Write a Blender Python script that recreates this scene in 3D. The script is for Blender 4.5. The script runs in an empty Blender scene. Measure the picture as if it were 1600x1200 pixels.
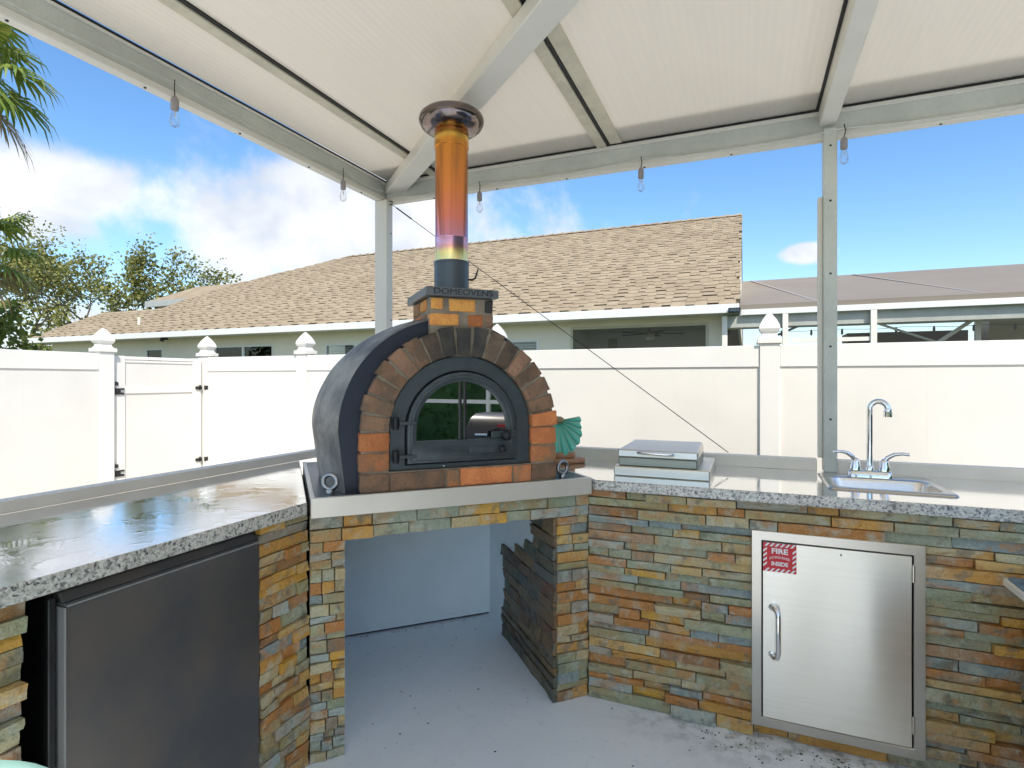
import bpy, bmesh, math, random
from mathutils import Vector, noise as mnoise
random.seed(7)
R = math.radians
SC = bpy.context.scene
COL = SC.collection

# ------------------------------------------------------------------ camera
cam_d = bpy.data.cameras.new('camera')
cam_d.sensor_width = 36.0
cam_d.lens = 870.0 / 1600.0 * 36.0
cam_d.shift_y = -7.0 / 1600.0
cam_d.clip_start = 0.05
cam_d.clip_end = 1000.0
cam = bpy.data.objects.new('camera', cam_d)
COL.objects.link(cam)
cam.location = (0, 0, 1.35)
cam.rotation_euler = (R(90), 0, R(22.87))
SC.camera = cam

# ------------------------------------------------------------------ light
SUN_EL, SUN_AZ = 48.0, -50.0          # azimuth measured from +X
sd = (math.cos(R(SUN_AZ)) * math.cos(R(SUN_EL)), math.sin(R(SUN_AZ)) * math.cos(R(SUN_EL)), math.sin(R(SUN_EL)))
sun_d = bpy.data.lights.new('sun', 'SUN')
sun_d.energy = 2.0
sun_d.angle = R(0.53)
sun_d.color = (1.0, 0.94, 0.84)
sun = bpy.data.objects.new('sun', sun_d)
COL.objects.link(sun)
sun.location = (20, -5, 25)
sun.rotation_euler = Vector(sd).to_track_quat('Z', 'Y').to_euler()

SC.view_settings.view_transform = 'Standard'
SC.view_settings.look = 'None'
SC.view_settings.exposure = 1.52
SC.view_settings.gamma = 1.0
SC.view_settings.use_curve_mapping = False
SC.cycles.max_bounces = 10
SC.cycles.diffuse_bounces = 6
SC.cycles.transmission_bounces = 8
SC.cycles.transparent_max_bounces = 12
SC.cycles.use_denoising = True
SC.cycles.sample_clamp_indirect = 6.0


class NT:
    """small node tree helper"""
    def __init__(self, tree):
        self.t = tree
        tree.nodes.clear()

    def n(self, typ, **kw):
        nd = self.t.nodes.new(typ)
        for k, v in kw.items():
            if k.startswith('i_'):
                key = k[2:]
                key = int(key) if key.isdigit() else key.replace('_', ' ')
                self.put(nd.inputs[key], v)
            else:
                setattr(nd, k, v)
        return nd

    def put(self, sock, v):
        if isinstance(v, bpy.types.NodeSocket):
            self.t.links.new(v, sock)
        elif isinstance(v, (tuple, list)) and sock.type == 'RGBA' and len(v) == 3:
            sock.default_value = (*v, 1)
        else:
            sock.default_value = v

    def math(self, op, a, b=0.0, c=None, clamp=False):
        nd = self.n('ShaderNodeMath', operation=op, use_clamp=clamp)
        self.put(nd.inputs[0], a)
        self.put(nd.inputs[1], b)
        if c is not None:
            self.put(nd.inputs[2], c)
        return nd.outputs[0]

    def mix(self, f, a, b, blend='MIX'):
        nd = self.n('ShaderNodeMix', data_type='RGBA', blend_type=blend)
        self.put(nd.inputs[0], f)
        self.put(nd.inputs[6], a)
        self.put(nd.inputs[7], b)
        return nd.outputs[2]

    def ramp(self, f, stops, interp='LINEAR'):
        nd = self.n('ShaderNodeValToRGB')
        cr = nd.color_ramp
        cr.interpolation = interp
        while len(cr.elements) > 1:
            cr.elements.remove(cr.elements[-1])
        for i, (p, c) in enumerate(stops):
            e = cr.elements[0] if i == 0 else cr.elements.new(p)
            e.position = p
            e.color = (*c, 1) if len(c) == 3 else c
        self.put(nd.inputs[0], f)
        return nd.outputs[0]

    def noise(self, vec, scale, detail=4, rough=0.55, dist=0.0):
        nd = self.n('ShaderNodeTexNoise')
        self.put(nd.inputs['Vector'], vec)
        nd.inputs['Scale'].default_value = scale
        nd.inputs['Detail'].default_value = detail
        nd.inputs['Roughness'].default_value = rough
        nd.inputs['Distortion'].default_value = dist
        return nd.outputs['Fac']

    def smooth(self, v, a, b):
        nd = self.n('ShaderNodeMapRange', interpolation_type='SMOOTHSTEP')
        self.put(nd.inputs[0], v)
        nd.inputs[1].default_value = a
        nd.inputs[2].default_value = b
        return nd.outputs[0]


# ------------------------------------------------------------------ sky
world = bpy.data.worlds.new('World')
SC.world = world
world.use_nodes = True
w = NT(world.node_tree)
sky = w.n('ShaderNodeTexSky')
sky.sky_type = 'NISHITA'
sky.sun_disc = False
sky.sun_elevation = R(SUN_EL)
sky.sun_rotation = R(90 - SUN_AZ)
sky.air_density = 1.0
sky.dust_density = 0.6
sky.ozone_density = 2.2
tc = w.n('ShaderNodeTexCoord')
sep = w.n('ShaderNodeSeparateXYZ', i_0=tc.outputs['Generated'])
az = w.math('ARCTAN2', w.math('MULTIPLY', sep.outputs[0], -1.0), sep.outputs[1])   # turn to the left of +Y
el = w.math('ARCSINE', sep.outputs[2])
nz1 = w.noise(tc.outputs['Generated'], 5.0, 7, 0.55, 0.3)
nz2 = w.noise(tc.outputs['Generated'], 13.0, 6, 0.6)
cloud = None
# cumulus banks: azimuth, elevation, half width, half height (degrees)
BANKS = [(37, 14.8, 27, 9.2), (62, 15, 13, 5.0), (30, 9.5, 14, 4), (45, 2, 40, 5.5), (-5.2, 11.4, 2.2, 0.9), (20, 11.5, 9, 5),
         (100, 25, 25, 10), (150, 18, 30, 9), (200, 30, 24, 12), (-60, 22, 26, 9), (-110, 15, 30, 8), (105, 55, 25, 10), (-150, 55, 20, 9)]
for a0, e0, ra, re in BANKS:
    if a0 > 180:
        a0 -= 360
    da = w.math('MULTIPLY', w.math('SUBTRACT', az, R(a0)), 1 / R(ra))
    de = w.math('MULTIPLY', w.math('SUBTRACT', el, R(e0)), 1 / R(re))
    q = w.math('ADD', w.math('MULTIPLY', da, da), w.math('MULTIPLY', de, de))
    q = w.math('SUBTRACT', 1.0, w.math('SQRT', q))
    cloud = q if cloud is None else w.math('SMOOTH_MAX', cloud, q, 0.2)
cloud = w.math('ADD', cloud, w.math('MULTIPLY', w.math('SUBTRACT', nz1, 0.5), 2.0))
cloud = w.math('ADD', cloud, w.math('MULTIPLY', w.math('SUBTRACT', nz2, 0.5), 0.7))
cmask = w.smooth(cloud, 0.0, 0.55)
cshade = w.smooth(w.noise(tc.outputs['Generated'], 7.0, 4, 0.5, 0.2), 0.36, 0.62)
ccol = w.mix(cshade, (3.0, 3.2, 3.55), (4.35, 4.4, 4.5))
hs = w.n('ShaderNodeHueSaturation')
hs.inputs['Saturation'].default_value = 1.2
hs.inputs['Value'].default_value = 0.95
w.put(hs.inputs['Color'], sky.outputs[0])
skycol = w.mix(w.math('MULTIPLY', cmask, 0.94), hs.outputs[0], ccol)
bg = w.n('ShaderNodeBackground')
w.put(bg.inputs[0], skycol)
bg.inputs[1].default_value = 0.088
wo = w.n('ShaderNodeOutputWorld')
w.t.links.new(bg.outputs[0], wo.inputs[0])


# ------------------------------------------------------------------ materials
def new_mat(name):
    m = bpy.data.materials.new(name)
    m.use_nodes = True
    return m, NT(m.node_tree)


def finish(t, **kw):
    b = t.n('ShaderNodeBsdfPrincipled')
    for k, v in kw.items():
        if v is None:
            continue
        t.put(b.inputs[k.replace('_', ' ')], v)
    o = t.n('ShaderNodeOutputMaterial')
    t.t.links.new(b.outputs[0], o.inputs[0])
    return b, o


def mat(name, col, rough=0.5, metal=0.0, n_scale=6.0, n_amt=0.12, col2=None, bump=0.0, b_scale=60.0, rough_var=0.0,
        rnd=0.0, coat=0.0, ior=1.5, stretch=None, fine=0.0, con=0.3):
    """base colour broken up by two noises, optional relief and per-object variation"""
    m, t = new_mat(name)
    geo = t.n('ShaderNodeNewGeometry')
    p = geo.outputs['Position']
    if stretch:
        mp = t.n('ShaderNodeMapping')
        mp.inputs['Scale'].default_value = stretch
        t.put(mp.inputs[0], p)
        p = mp.outputs[0]
    n1 = t.noise(p, n_scale, 5, 0.6)
    c2 = col2 or tuple(c * 0.72 for c in col)
    f = t.smooth(n1, 0.5 - con, 0.5 + con)
    c = t.mix(t.math('MULTIPLY', f, min(1.0, n_amt * 4) if col2 is None else n_amt), col, c2)
    if fine:
        n2 = t.noise(p, n_scale * 14, 3, 0.6)
        c = t.mix(t.math('MULTIPLY', t.smooth(n2, 0.45, 0.75), fine), c, tuple(k * 0.5 for k in col))
    if rnd:
        oi = t.n('ShaderNodeObjectInfo')
        h = t.n('ShaderNodeHueSaturation')
        t.put(h.inputs['Value'], t.math('ADD', 1.0 - rnd, t.math('MULTIPLY', oi.outputs['Random'], 2 * rnd)))
        t.put(h.inputs['Color'], c)
        c = h.outputs[0]
    rr = rough
    if rough_var:
        rr = t.math('ADD', rough, t.math('MULTIPLY', t.math('SUBTRACT', n1, 0.5), rough_var * 2))
    nrm = None
    if bump:
        bn = t.n('ShaderNodeBump')
        bn.inputs['Strength'].default_value = bump
        bn.inputs['Distance'].default_value = 0.01
        t.put(bn.inputs['Height'], t.noise(p, b_scale, 5, 0.6))
        nrm = bn.outputs[0]
    finish(t, Base_Color=c, Roughness=rr, Metallic=metal, Normal=nrm, Coat_Weight=coat, IOR=ior)
    return m


MT = {}
MT['alu'] = mat('white_painted_aluminium', (0.78, 0.75, 0.66), 0.38, n_scale=3, n_amt=0.1, fine=0.05)
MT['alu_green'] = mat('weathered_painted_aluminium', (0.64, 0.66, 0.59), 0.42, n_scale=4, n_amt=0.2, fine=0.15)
MT['alu_cream'] = mat('cream_batten_paint', (0.72, 0.66, 0.50), 0.45, n_scale=9, n_amt=0.25, fine=0.2)
MT['gasket'] = mat('black_rubber_gasket', (0.015, 0.015, 0.014), 0.6)
MT['vinyl_board'] = mat('cream_vinyl_board', (0.72, 0.69, 0.63), 0.36, n_scale=1.6, n_amt=0.10, rough_var=0.1, bump=0.02, b_scale=9)
MT['vinyl'] = mat('white_vinyl', (0.72, 0.70, 0.65), 0.33, n_scale=1.7, n_amt=0.05, rough_var=0.1, bump=0.02, b_scale=9)
MT['rail'] = mat('beige_aluminium_rail', (0.86, 0.79, 0.67), 0.42, n_scale=5, n_amt=0.12)
MT['steel'] = mat('stainless_sheet', (0.86, 0.81, 0.74), 0.24, 1.0, n_scale=2.5, n_amt=0.06, rough_var=0.08, bump=0.03, b_scale=7)
MT['steel_bright'] = mat('polished_stainless', (0.66, 0.62, 0.55), 0.28, 1.0, n_scale=4, n_amt=0.05)
MT['steel_eye'] = mat('dull_galvanised_steel', (0.42, 0.42, 0.42), 0.3, 1.0, n_scale=20, n_amt=0.4)
MT['hood_steel'] = mat('dark_hood_enamel', (0.10, 0.09, 0.09), 0.3, 0.0)
MT['lid_steel'] = mat('grey_brushed_lid', (0.30, 0.33, 0.30), 0.42, 1.0, n_scale=3, n_amt=0.2, stretch=(1, 1, 30))
MT['matt_steel'] = mat('matt_brushed_steel', (0.80, 0.76, 0.68), 0.36, 1.0, n_scale=3, n_amt=0.15)
MT['edge_highlight'] = mat('grey_edge_highlight', (0.26, 0.26, 0.25), 0.35)
MT['chrome'] = mat('chrome', (0.86, 0.87, 0.88), 0.05, 1.0, n_scale=2, n_amt=0.02)
MT['pan_lip'] = mat('coated_steel_lip', (0.74, 0.69, 0.60), 0.34, 0.35, n_scale=4, n_amt=0.1, rough_var=0.1)
MT['pan_top'] = mat('dark_grey_steel_pan', (0.11, 0.125, 0.145), 0.35, 0.3, n_scale=10, n_amt=0.2)
MT['dome'] = mat('blackened_dome_coating', (0.30, 0.285, 0.24), 0.5, 0.0, n_scale=5, n_amt=0.9, col2=(0.07, 0.07, 0.075), con=0.16, bump=0.35, b_scale=38, rough_var=0.2, fine=0.3)
MT['dome_face'] = mat('navy_black_steel', (0.022, 0.028, 0.046), 0.42, 0.2, n_scale=8, n_amt=0.2)
MT['iron'] = mat('grey_cast_iron', (0.072, 0.088, 0.094), 0.42, 0.35, n_scale=22, n_amt=0.3, bump=0.14, b_scale=160, rough_var=0.15)
MT['iron_dark'] = mat('black_iron', (0.014, 0.015, 0.018), 0.45, 0.3)
MT['collar'] = mat('grey_enamel_pipe', (0.085, 0.10, 0.115), 0.34, 0.4, n_scale=6, n_amt=0.15)
MT['mortar'] = mat('sooty_mortar', (0.34, 0.28, 0.20), 0.9, n_scale=10, n_amt=0.8, col2=(0.11, 0.09, 0.07), bump=0.5, b_scale=120)
MT['mortar_soot'] = mat('dark_stone_backing', (0.20, 0.17, 0.11), 0.9, n_scale=9, n_amt=0.4, bump=0.4, b_scale=90)
MT['black_plastic'] = mat('black_plastic', (0.012, 0.012, 0.013), 0.35)
MT['fridge'] = mat('dark_grey_fridge_door', (0.058, 0.060, 0.064), 0.34, 0.0, n_scale=2.4, n_amt=0.9, col2=(0.115, 0.094, 0.076), bump=0.03, b_scale=300, rough_var=0.12, con=0.17)
MT['red'] = mat('red_sticker', (0.62, 0.012, 0.022), 0.4, n_scale=20, n_amt=0.08)
MT['white_print'] = mat('white_print', (0.82, 0.80, 0.78), 0.45, n_scale=20, n_amt=0.04)
MT['dark_print'] = mat('dark_print', (0.025, 0.03, 0.035), 0.5)
MT['cap_plate'] = mat('grey_cap_plate', (0.17, 0.175, 0.185), 0.42, 0.3, n_scale=14, n_amt=0.25)
MT['painted_wall'] = mat('pale_blue_grey_paint', (0.76, 0.85, 0.89), 0.65, n_scale=2.5, n_amt=0.14, bump=0.12, b_scale=25)
MT['stucco'] = mat('cream_stucco', (0.80, 0.75, 0.63), 0.85, n_scale=1.2, n_amt=0.08, bump=0.25, b_scale=60)
MT['fascia'] = mat('white_fascia', (0.74, 0.75, 0.73), 0.5, n_scale=2, n_amt=0.08)
MT['win_dark'] = mat('window_interior_grey', (0.20, 0.19, 0.19), 0.8, n_scale=2, n_amt=0.25)
MT['frame_tan'] = mat('tan_window_frame', (0.55, 0.52, 0.40), 0.5)
MT['blind'] = mat('white_blind_slats', (0.66, 0.68, 0.64), 0.55)
MT['lanai_roof'] = mat('grey_lanai_roof', (0.24, 0.205, 0.165), 0.75, n_scale=0.7, n_amt=0.12, bump=0.1, b_scale=30)
MT['lanai_seam'] = mat('pale_roof_seam', (0.31, 0.28, 0.25), 0.7)
MT['bark'] = mat('grey_brown_bark', (0.13, 0.10, 0.075), 0.9, n_scale=9, n_amt=0.35, bump=0.6, b_scale=45)
MT['cable'] = mat('dark_steel_cable', (0.06, 0.055, 0.05), 0.45, 0.6)
MT['teal'] = mat('teal_glaze', (0.14, 0.66, 0.50), 0.28, n_scale=14, n_amt=0.35, col2=(0.07, 0.50, 0.38), coat=0.5)
MT['teal_pale'] = mat('pale_teal_ridge_glaze', (0.50, 0.78, 0.66), 0.3, coat=0.4)
MT['driftwood'] = mat('reddish_carved_wood', (0.40, 0.17, 0.07), 0.5, n_scale=18, n_amt=0.5, col2=(0.62, 0.42, 0.26), bump=0.3, b_scale=60)
MT['shell_top'] = mat('tan_shell_hinge', (0.42, 0.32, 0.16), 0.5, n_scale=60, n_amt=0.5, col2=(0.16, 0.10, 0.05))
MT['aqua'] = mat('aqua_paint', (0.50, 0.86, 0.78), 0.35, n_scale=5, n_amt=0.06)
MT['beige_trim'] = mat('beige_trim', (0.45, 0.40, 0.32), 0.6)
MT['sky_blue_top'] = mat('sky_reflection_blue', (0.02, 0.16, 0.30), 0.2, n_scale=12, n_amt=0.6, col2=(0.01, 0.07, 0.15), coat=0.5)
MT['rubber_white'] = mat('grey_lamp_socket', (0.34, 0.31, 0.31), 0.5)
MT['dirt'] = mat('dark_dirt', (0.03, 0.03, 0.028), 0.9)
MT['screw'] = mat('dark_screw_head', (0.05, 0.05, 0.05), 0.5, 0.5)
MT['bounce_ground'] = mat('pale_bounce_ground', (0.64, 0.61, 0.55), 0.85, n_scale=2, n_amt=0.15, bump=0.2, b_scale=60)
MT['grass'] = mat('lawn_grass', (0.085, 0.105, 0.045), 0.9, n_scale=1.5, n_amt=0.5, col2=(0.12, 0.13, 0.05), bump=0.6, b_scale=120, fine=0.3)
MT['soffit'] = mat('soffit_white', (0.62, 0.63, 0.58), 0.7)


def door_steel():
    m, t = new_mat('brushed_stainless_door')
    p = t.n('ShaderNodeNewGeometry').outputs['Position']
    mp = t.n('ShaderNodeMapping')
    mp.inputs['Scale'].default_value = (2.0, 2.0, 160.0)
    t.put(mp.inputs[0], p)
    gr_ = t.noise(mp.outputs[0], 1.0, 4, 0.6)
    c = t.mix(t.math('MULTIPLY', t.smooth(gr_, 0.35, 0.65), 0.22), (0.94, 0.87, 0.76), (0.82, 0.74, 0.63))
    tg = t.n('ShaderNodeTangent', direction_type='UV_MAP')
    b, o = finish(t, Base_Color=c, Roughness=0.34, Metallic=1.0, Anisotropic=0.85, Anisotropic_Rotation=0.25)
    t.put(b.inputs['Tangent'], tg.outputs[0])
    return m


MT['door_steel'] = door_steel()


def granite():
    m, t = new_mat('speckled_grey_granite')
    p = t.n('ShaderNodeNewGeometry').outputs['Position']
    cols = []
    ns = t.n('ShaderNodeTexNoise')
    ns.inputs['Scale'].default_value = 55
    t.put(ns.inputs['Vector'], p)
    wv = t.n('ShaderNodeVectorMath', operation='MULTIPLY_ADD')
    t.put(wv.inputs[0], ns.outputs['Color'])
    wv.inputs[1].default_value = (0.02, 0.02, 0.02)
    t.put(wv.inputs[2], p)
    v = t.n('ShaderNodeTexVoronoi')
    v.inputs['Scale'].default_value = 150
    t.put(v.inputs['Vector'], wv.outputs[0])
    s = t.n('ShaderNodeSeparateColor', i_0=v.outputs['Color'])
    v2 = t.n('ShaderNodeTexVoronoi')
    v2.inputs['Scale'].default_value = 210
    t.put(v2.inputs['Vector'], wv.outputs[0])
    s2 = t.n('ShaderNodeSeparateColor', i_0=v2.outputs['Color'])
    c1 = t.ramp(s.outputs[0], [(0.0, (0.05, 0.055, 0.07)), (0.13, (0.06, 0.065, 0.08)), (0.16, (0.24, 0.23, 0.20)), (0.36, (0.40, 0.38, 0.33)), (0.46, (0.56, 0.54, 0.48)), (1.0, (0.68, 0.66, 0.60))])
    c2 = t.ramp(s2.outputs[0], [(0.0, (0.06, 0.06, 0.07)), (0.25, (0.25, 0.24, 0.22)), (0.5, (0.5, 0.48, 0.44)), (1.0, (0.66, 0.64, 0.6))])
    c = t.mix(0.35, c1, c2)
    pud = t.noise(p, 7.0, 5, 0.6, 0.6)
    bn = t.n('ShaderNodeBump')
    bn.inputs['Strength'].default_value = 0.018
    bn.inputs['Distance'].default_value = 0.01
    t.put(bn.inputs['Height'], t.math('ADD', t.smooth(pud, 0.50, 0.56), t.math('MULTIPLY', t.noise(p, 40, 2), 0.12)))
    rough = t.math('ADD', 0.05, t.math('MULTIPLY', t.smooth(pud, 0.53, 0.50), 0.05))
    b = t.n('ShaderNodeBsdfPrincipled')
    t.put(b.inputs['Base Color'], c)
    t.put(b.inputs['Roughness'], rough)
    t.put(b.inputs['Normal'], bn.outputs[0])
    b.inputs['IOR'].default_value = 1.6
    # sealed, wet-polished surface: a strong grazing sheen
    gl = t.n('ShaderNodeBsdfGlossy')
    gl.inputs['Color'].default_value = (0.95, 0.95, 0.95, 1)
    t.put(gl.inputs['Roughness'], rough)
    t.put(gl.inputs['Normal'], bn.outputs[0])
    fr = t.n('ShaderNodeFresnel')
    fr.inputs['IOR'].default_value = 2.3
    t.put(fr.inputs['Normal'], bn.outputs[0])
    geo = t.n('ShaderNodeNewGeometry')
    sz = t.n('ShaderNodeSeparateXYZ', i_0=geo.outputs['Normal'])
    up = t.smooth(sz.outputs[2], 0.5, 0.9)           # only the polished top, the sawn edge stays matt
    f = t.math('MULTIPLY', t.math('MULTIPLY', fr.outputs[0], 2.0, clamp=True), up)
    ms = t.n('ShaderNodeMixShader')
    t.put(ms.inputs[0], f)
    t.t.links.new(b.outputs[0], ms.inputs[1])
    t.t.links.new(gl.outputs[0], ms.inputs[2])
    o = t.n('ShaderNodeOutputMaterial')
    t.t.links.new(ms.outputs[0], o.inputs[0])
    return m


MT['granite'] = granite()


def ledger(name, wet=1.0):
    """split-face slate: each stone takes a hue of its own, rust and ochre drift over it"""
    m, t = new_mat(name)
    p = t.n('ShaderNodeNewGeometry').outputs['Position']
    oi = t.n('ShaderNodeObjectInfo')
    off = t.n('ShaderNodeVectorMath', operation='MULTIPLY_ADD')
    cx = t.n('ShaderNodeCombineXYZ')
    for i in range(3):
        t.put(cx.inputs[i], oi.outputs['Random'])
    t.put(off.inputs[0], cx.outputs[0])
    off.inputs[1].default_value = (37.0, 91.0, 53.0)
    t.put(off.inputs[2], p)
    q = off.outputs[0]
    base = t.ramp(oi.outputs['Random'], [
        (0.00, (0.24, 0.30, 0.29)), (0.11, (0.33, 0.34, 0.20)), (0.22, (0.52, 0.46, 0.27)), (0.33, (0.28, 0.31, 0.19)),
        (0.43, (0.58, 0.30, 0.06)), (0.53, (0.38, 0.43, 0.38)), (0.61, (0.46, 0.19, 0.045)), (0.70, (0.60, 0.40, 0.13)),
        (0.80, (0.36, 0.34, 0.18)), (0.88, (0.27, 0.14, 0.06)), (0.93, (0.66, 0.36, 0.05))], 'CONSTANT')
    zone = t.noise(p, 2.6, 3, 0.55)
    base = t.mix(t.math('MULTIPLY', t.smooth(zone, 0.48, 0.60), 0.38), base, (0.44, 0.22, 0.06))
    base = t.mix(t.math('MULTIPLY', t.smooth(zone, 0.50, 0.38), 0.42), base, (0.33, 0.37, 0.31))
    n1 = t.noise(q, 9.0, 4, 0.6, 0.6)
    n2 = t.noise(q, 16.0, 4, 0.6, 0.3)
    c = t.mix(t.math('MULTIPLY', t.smooth(n1, 0.50, 0.68), 0.66), base, (0.50, 0.22, 0.05))
    c = t.mix(t.math('MULTIPLY', t.smooth(n2, 0.50, 0.68), 0.6), c, (0.46, 0.48, 0.38))
    c = t.mix(t.math('MULTIPLY', t.smooth(t.noise(q, 18.0, 4), 0.55, 0.68), 0.65), c, (0.15, 0.15, 0.115))
    c = t.mix(t.math('MULTIPLY', t.smooth(t.noise(p, 130, 3), 0.4, 0.75), 0.22), c, (0.14, 0.11, 0.06))
    if wet != 1.0:  # wet acts only as a value factor, with saturation lowered
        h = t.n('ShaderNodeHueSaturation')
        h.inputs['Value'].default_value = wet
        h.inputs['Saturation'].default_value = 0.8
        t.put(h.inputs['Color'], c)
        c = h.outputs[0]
    bn = t.n('ShaderNodeBump')
    bn.inputs['Strength'].default_value = 0.9
    bn.inputs['Distance'].default_value = 0.016
    hgt = t.math('ADD', t.noise(q, 22, 5, 0.62), t.math('MULTIPLY', t.noise(q, 90, 3), 0.25))
    t.put(bn.inputs['Height'], hgt)
    finish(t, Base_Color=c, Roughness=0.52, Normal=bn.outputs[0])
    return m


MT['stone'] = ledger('split_slate')
MT['stone_dark'] = ledger('dark_slate', 0.34)  # darker, less saturated copy of the slate


def brick_mat(name, col, col2, amt):
    return mat(name, col, 0.82, n_scale=13, n_amt=amt, col2=col2, bump=0.9, b_scale=60, rnd=0.22, fine=0.5, con=0.13)


MT['br_o'] = brick_mat('orange_brick', (0.66, 0.23, 0.075), (0.48, 0.15, 0.05), 0.7)
MT['br_y'] = brick_mat('yellow_orange_brick', (0.72, 0.34, 0.08), (0.58, 0.20, 0.06), 0.7)
MT['br_g'] = brick_mat('smoked_brown_brick', (0.27, 0.150, 0.085), (0.13, 0.09, 0.06), 0.8)
MT['br_m'] = brick_mat('half_smoked_brick', (0.52, 0.19, 0.07), (0.24, 0.16, 0.09), 0.9)
MT['br_t'] = brick_mat('greyed_tan_brick', (0.34, 0.185, 0.11), (0.17, 0.115, 0.08), 0.8)
MT['br_d'] = brick_mat('dark_smoked_brick', (0.17, 0.115, 0.075), (0.06, 0.05, 0.04), 0.8)
MT['br_k'] = brick_mat('soot_black_brick', (0.045, 0.043, 0.040), (0.10, 0.085, 0.06), 0.6)


def flue_mat():
    m, t = new_mat('heat_tinted_steel')
    p = t.n('ShaderNodeNewGeometry').outputs['Position']
    s = t.n('ShaderNodeSeparateXYZ', i_0=p)
    z = t.math('ADD', s.outputs[2], t.math('MULTIPLY', t.math('SUBTRACT', t.noise(p, 9, 3), 0.5), 0.05))
    mr = t.n('ShaderNodeMapRange')
    t.put(mr.inputs[0], z)
    mr.inputs[1].default_value = 1.82
    mr.inputs[2].default_value = 2.37
    c = t.ramp(mr.outputs[0], [(0.0, (0.95, 0.78, 0.36)), (0.09, (0.90, 0.62, 0.22)), (0.13, (0.66, 0.30, 0.30)), (0.17, (0.60, 0.36, 0.62)), (0.21, (0.66, 0.30, 0.40)),
                               (0.33, (0.80, 0.26, 0.19)), (0.55, (0.80, 0.28, 0.09)), (0.85, (0.70, 0.28, 0.05)), (0.90, (0.74, 0.33, 0.06)), (0.93, (0.78, 0.50, 0.10)), (1.0, (0.70, 0.25, 0.06))])
    st = t.n('ShaderNodeMapping')
    st.inputs['Scale'].default_value = (14, 14, 1.2)
    t.put(st.inputs[0], p)
    sk = t.noise(st.outputs[0], 2.0, 5, 0.65)
    c = t.mix(t.math('MULTIPLY', t.smooth(sk, 0.5, 0.72), 0.45), c, (0.36, 0.15, 0.09))
    finish(t, Base_Color=c, Roughness=t.math('ADD', 0.14, t.math('MULTIPLY', sk, 0.16)), Metallic=0.95)
    return m


MT['flue'] = flue_mat()
MT['flue_cap'] = mat('dark_tinted_polished_steel', (0.22, 0.17, 0.14), 0.14, 1.0, n_scale=11, n_amt=0.6, col2=(0.16, 0.15, 0.20))


def panel_mat():
    m, t = new_mat('white_multiwall_polycarbonate')
    geo = t.n('ShaderNodeNewGeometry')
    p = geo.outputs['Position']
    s = t.n('ShaderNodeSeparateXYZ', i_0=p)
    flute = t.math('SINE', t.math('MULTIPLY', s.outputs[0], 2 * math.pi / 0.028))
    mp = t.n('ShaderNodeMapping')
    mp.inputs['Scale'].default_value = (9, 0.6, 1)
    t.put(mp.inputs[0], p)
    st = t.noise(mp.outputs[0], 3.0, 5, 0.6)
    c = t.mix(t.math('MULTIPLY', t.smooth(st, 0.35, 0.7), 0.16), (0.86, 0.81, 0.72), (0.76, 0.715, 0.64))
    c = t.mix(t.math('MULTIPLY', t.smooth(flute, -0.2, 1.0), 0.04), c, (0.62, 0.58, 0.55))
    bn = t.n('ShaderNodeBump')
    bn.inputs['Strength'].default_value = 0.10
    bn.inputs['Distance'].default_value = 0.004
    t.put(bn.inputs['Height'], flute)
    df = t.n('ShaderNodeBsdfDiffuse')
    tr = t.n('ShaderNodeBsdfTranslucent')
    gl = t.n('ShaderNodeBsdfGlossy')
    gl.inputs['Roughness'].default_value = 0.22
    for nd in (df, tr, gl):
        if nd is not gl:
            t.put(nd.inputs['Color'], c)
        t.put(nd.inputs['Normal'], bn.outputs[0])
    a = t.n('ShaderNodeMixShader')
    a.inputs[0].default_value = 0.40
    t.t.links.new(df.outputs[0], a.inputs[1])
    t.t.links.new(tr.outputs[0], a.inputs[2])
    b = t.n('ShaderNodeMixShader')
    b.inputs[0].default_value = 0.05
    t.t.links.new(a.outputs[0], b.inputs[1])
    t.t.links.new(gl.outputs[0], b.inputs[2])
    o = t.n('ShaderNodeOutputMaterial')
    t.t.links.new(b.outputs[0], o.inputs[0])
    return m


MT['panel'] = panel_mat()


def floor_mat():
    m, t = new_mat('painted_patio_concrete')
    p = t.n('ShaderNodeNewGeometry').outputs['Position']
    n1 = t.noise(p, 2.2, 5, 0.6)
    c = t.mix(t.smooth(n1, 0.3, 0.7), (0.82, 0.87, 0.90), (0.76, 0.82, 0.86))
    n2 = t.noise(p, 26, 4, 0.7)
    c = t.mix(t.math('MULTIPLY', t.smooth(n2, 0.56, 0.75), 0.25), c, (0.30, 0.33, 0.34))
    v = t.n('ShaderNodeTexVoronoi')
    v.inputs['Scale'].default_value = 17
    t.put(v.inputs['Vector'], p)
    spk = t.math('MULTIPLY', t.math('LESS_THAN', v.outputs['Distance'], 0.09), t.math('GREATER_THAN', t.noise(p, 5, 2), 0.60))
    c = t.mix(t.math('MULTIPLY', spk, 0.7), c, (0.08, 0.08, 0.075))
    # grime collected along the foot of the long stone counter
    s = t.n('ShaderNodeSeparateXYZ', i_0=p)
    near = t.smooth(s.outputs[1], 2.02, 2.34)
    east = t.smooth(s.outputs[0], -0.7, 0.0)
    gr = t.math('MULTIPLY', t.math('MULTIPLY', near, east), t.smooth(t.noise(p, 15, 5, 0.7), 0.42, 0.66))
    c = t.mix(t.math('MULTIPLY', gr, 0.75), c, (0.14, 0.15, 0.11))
    bn = t.n('ShaderNodeBump')
    bn.inputs['Strength'].default_value = 0.15
    bn.inputs['Distance'].default_value = 0.01
    t.put(bn.inputs['Height'], t.noise(p, 70, 5, 0.6))
    finish(t, Base_Color=c, Roughness=0.55, Normal=bn.outputs[0])
    return m


MT['floor'] = floor_mat()


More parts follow.
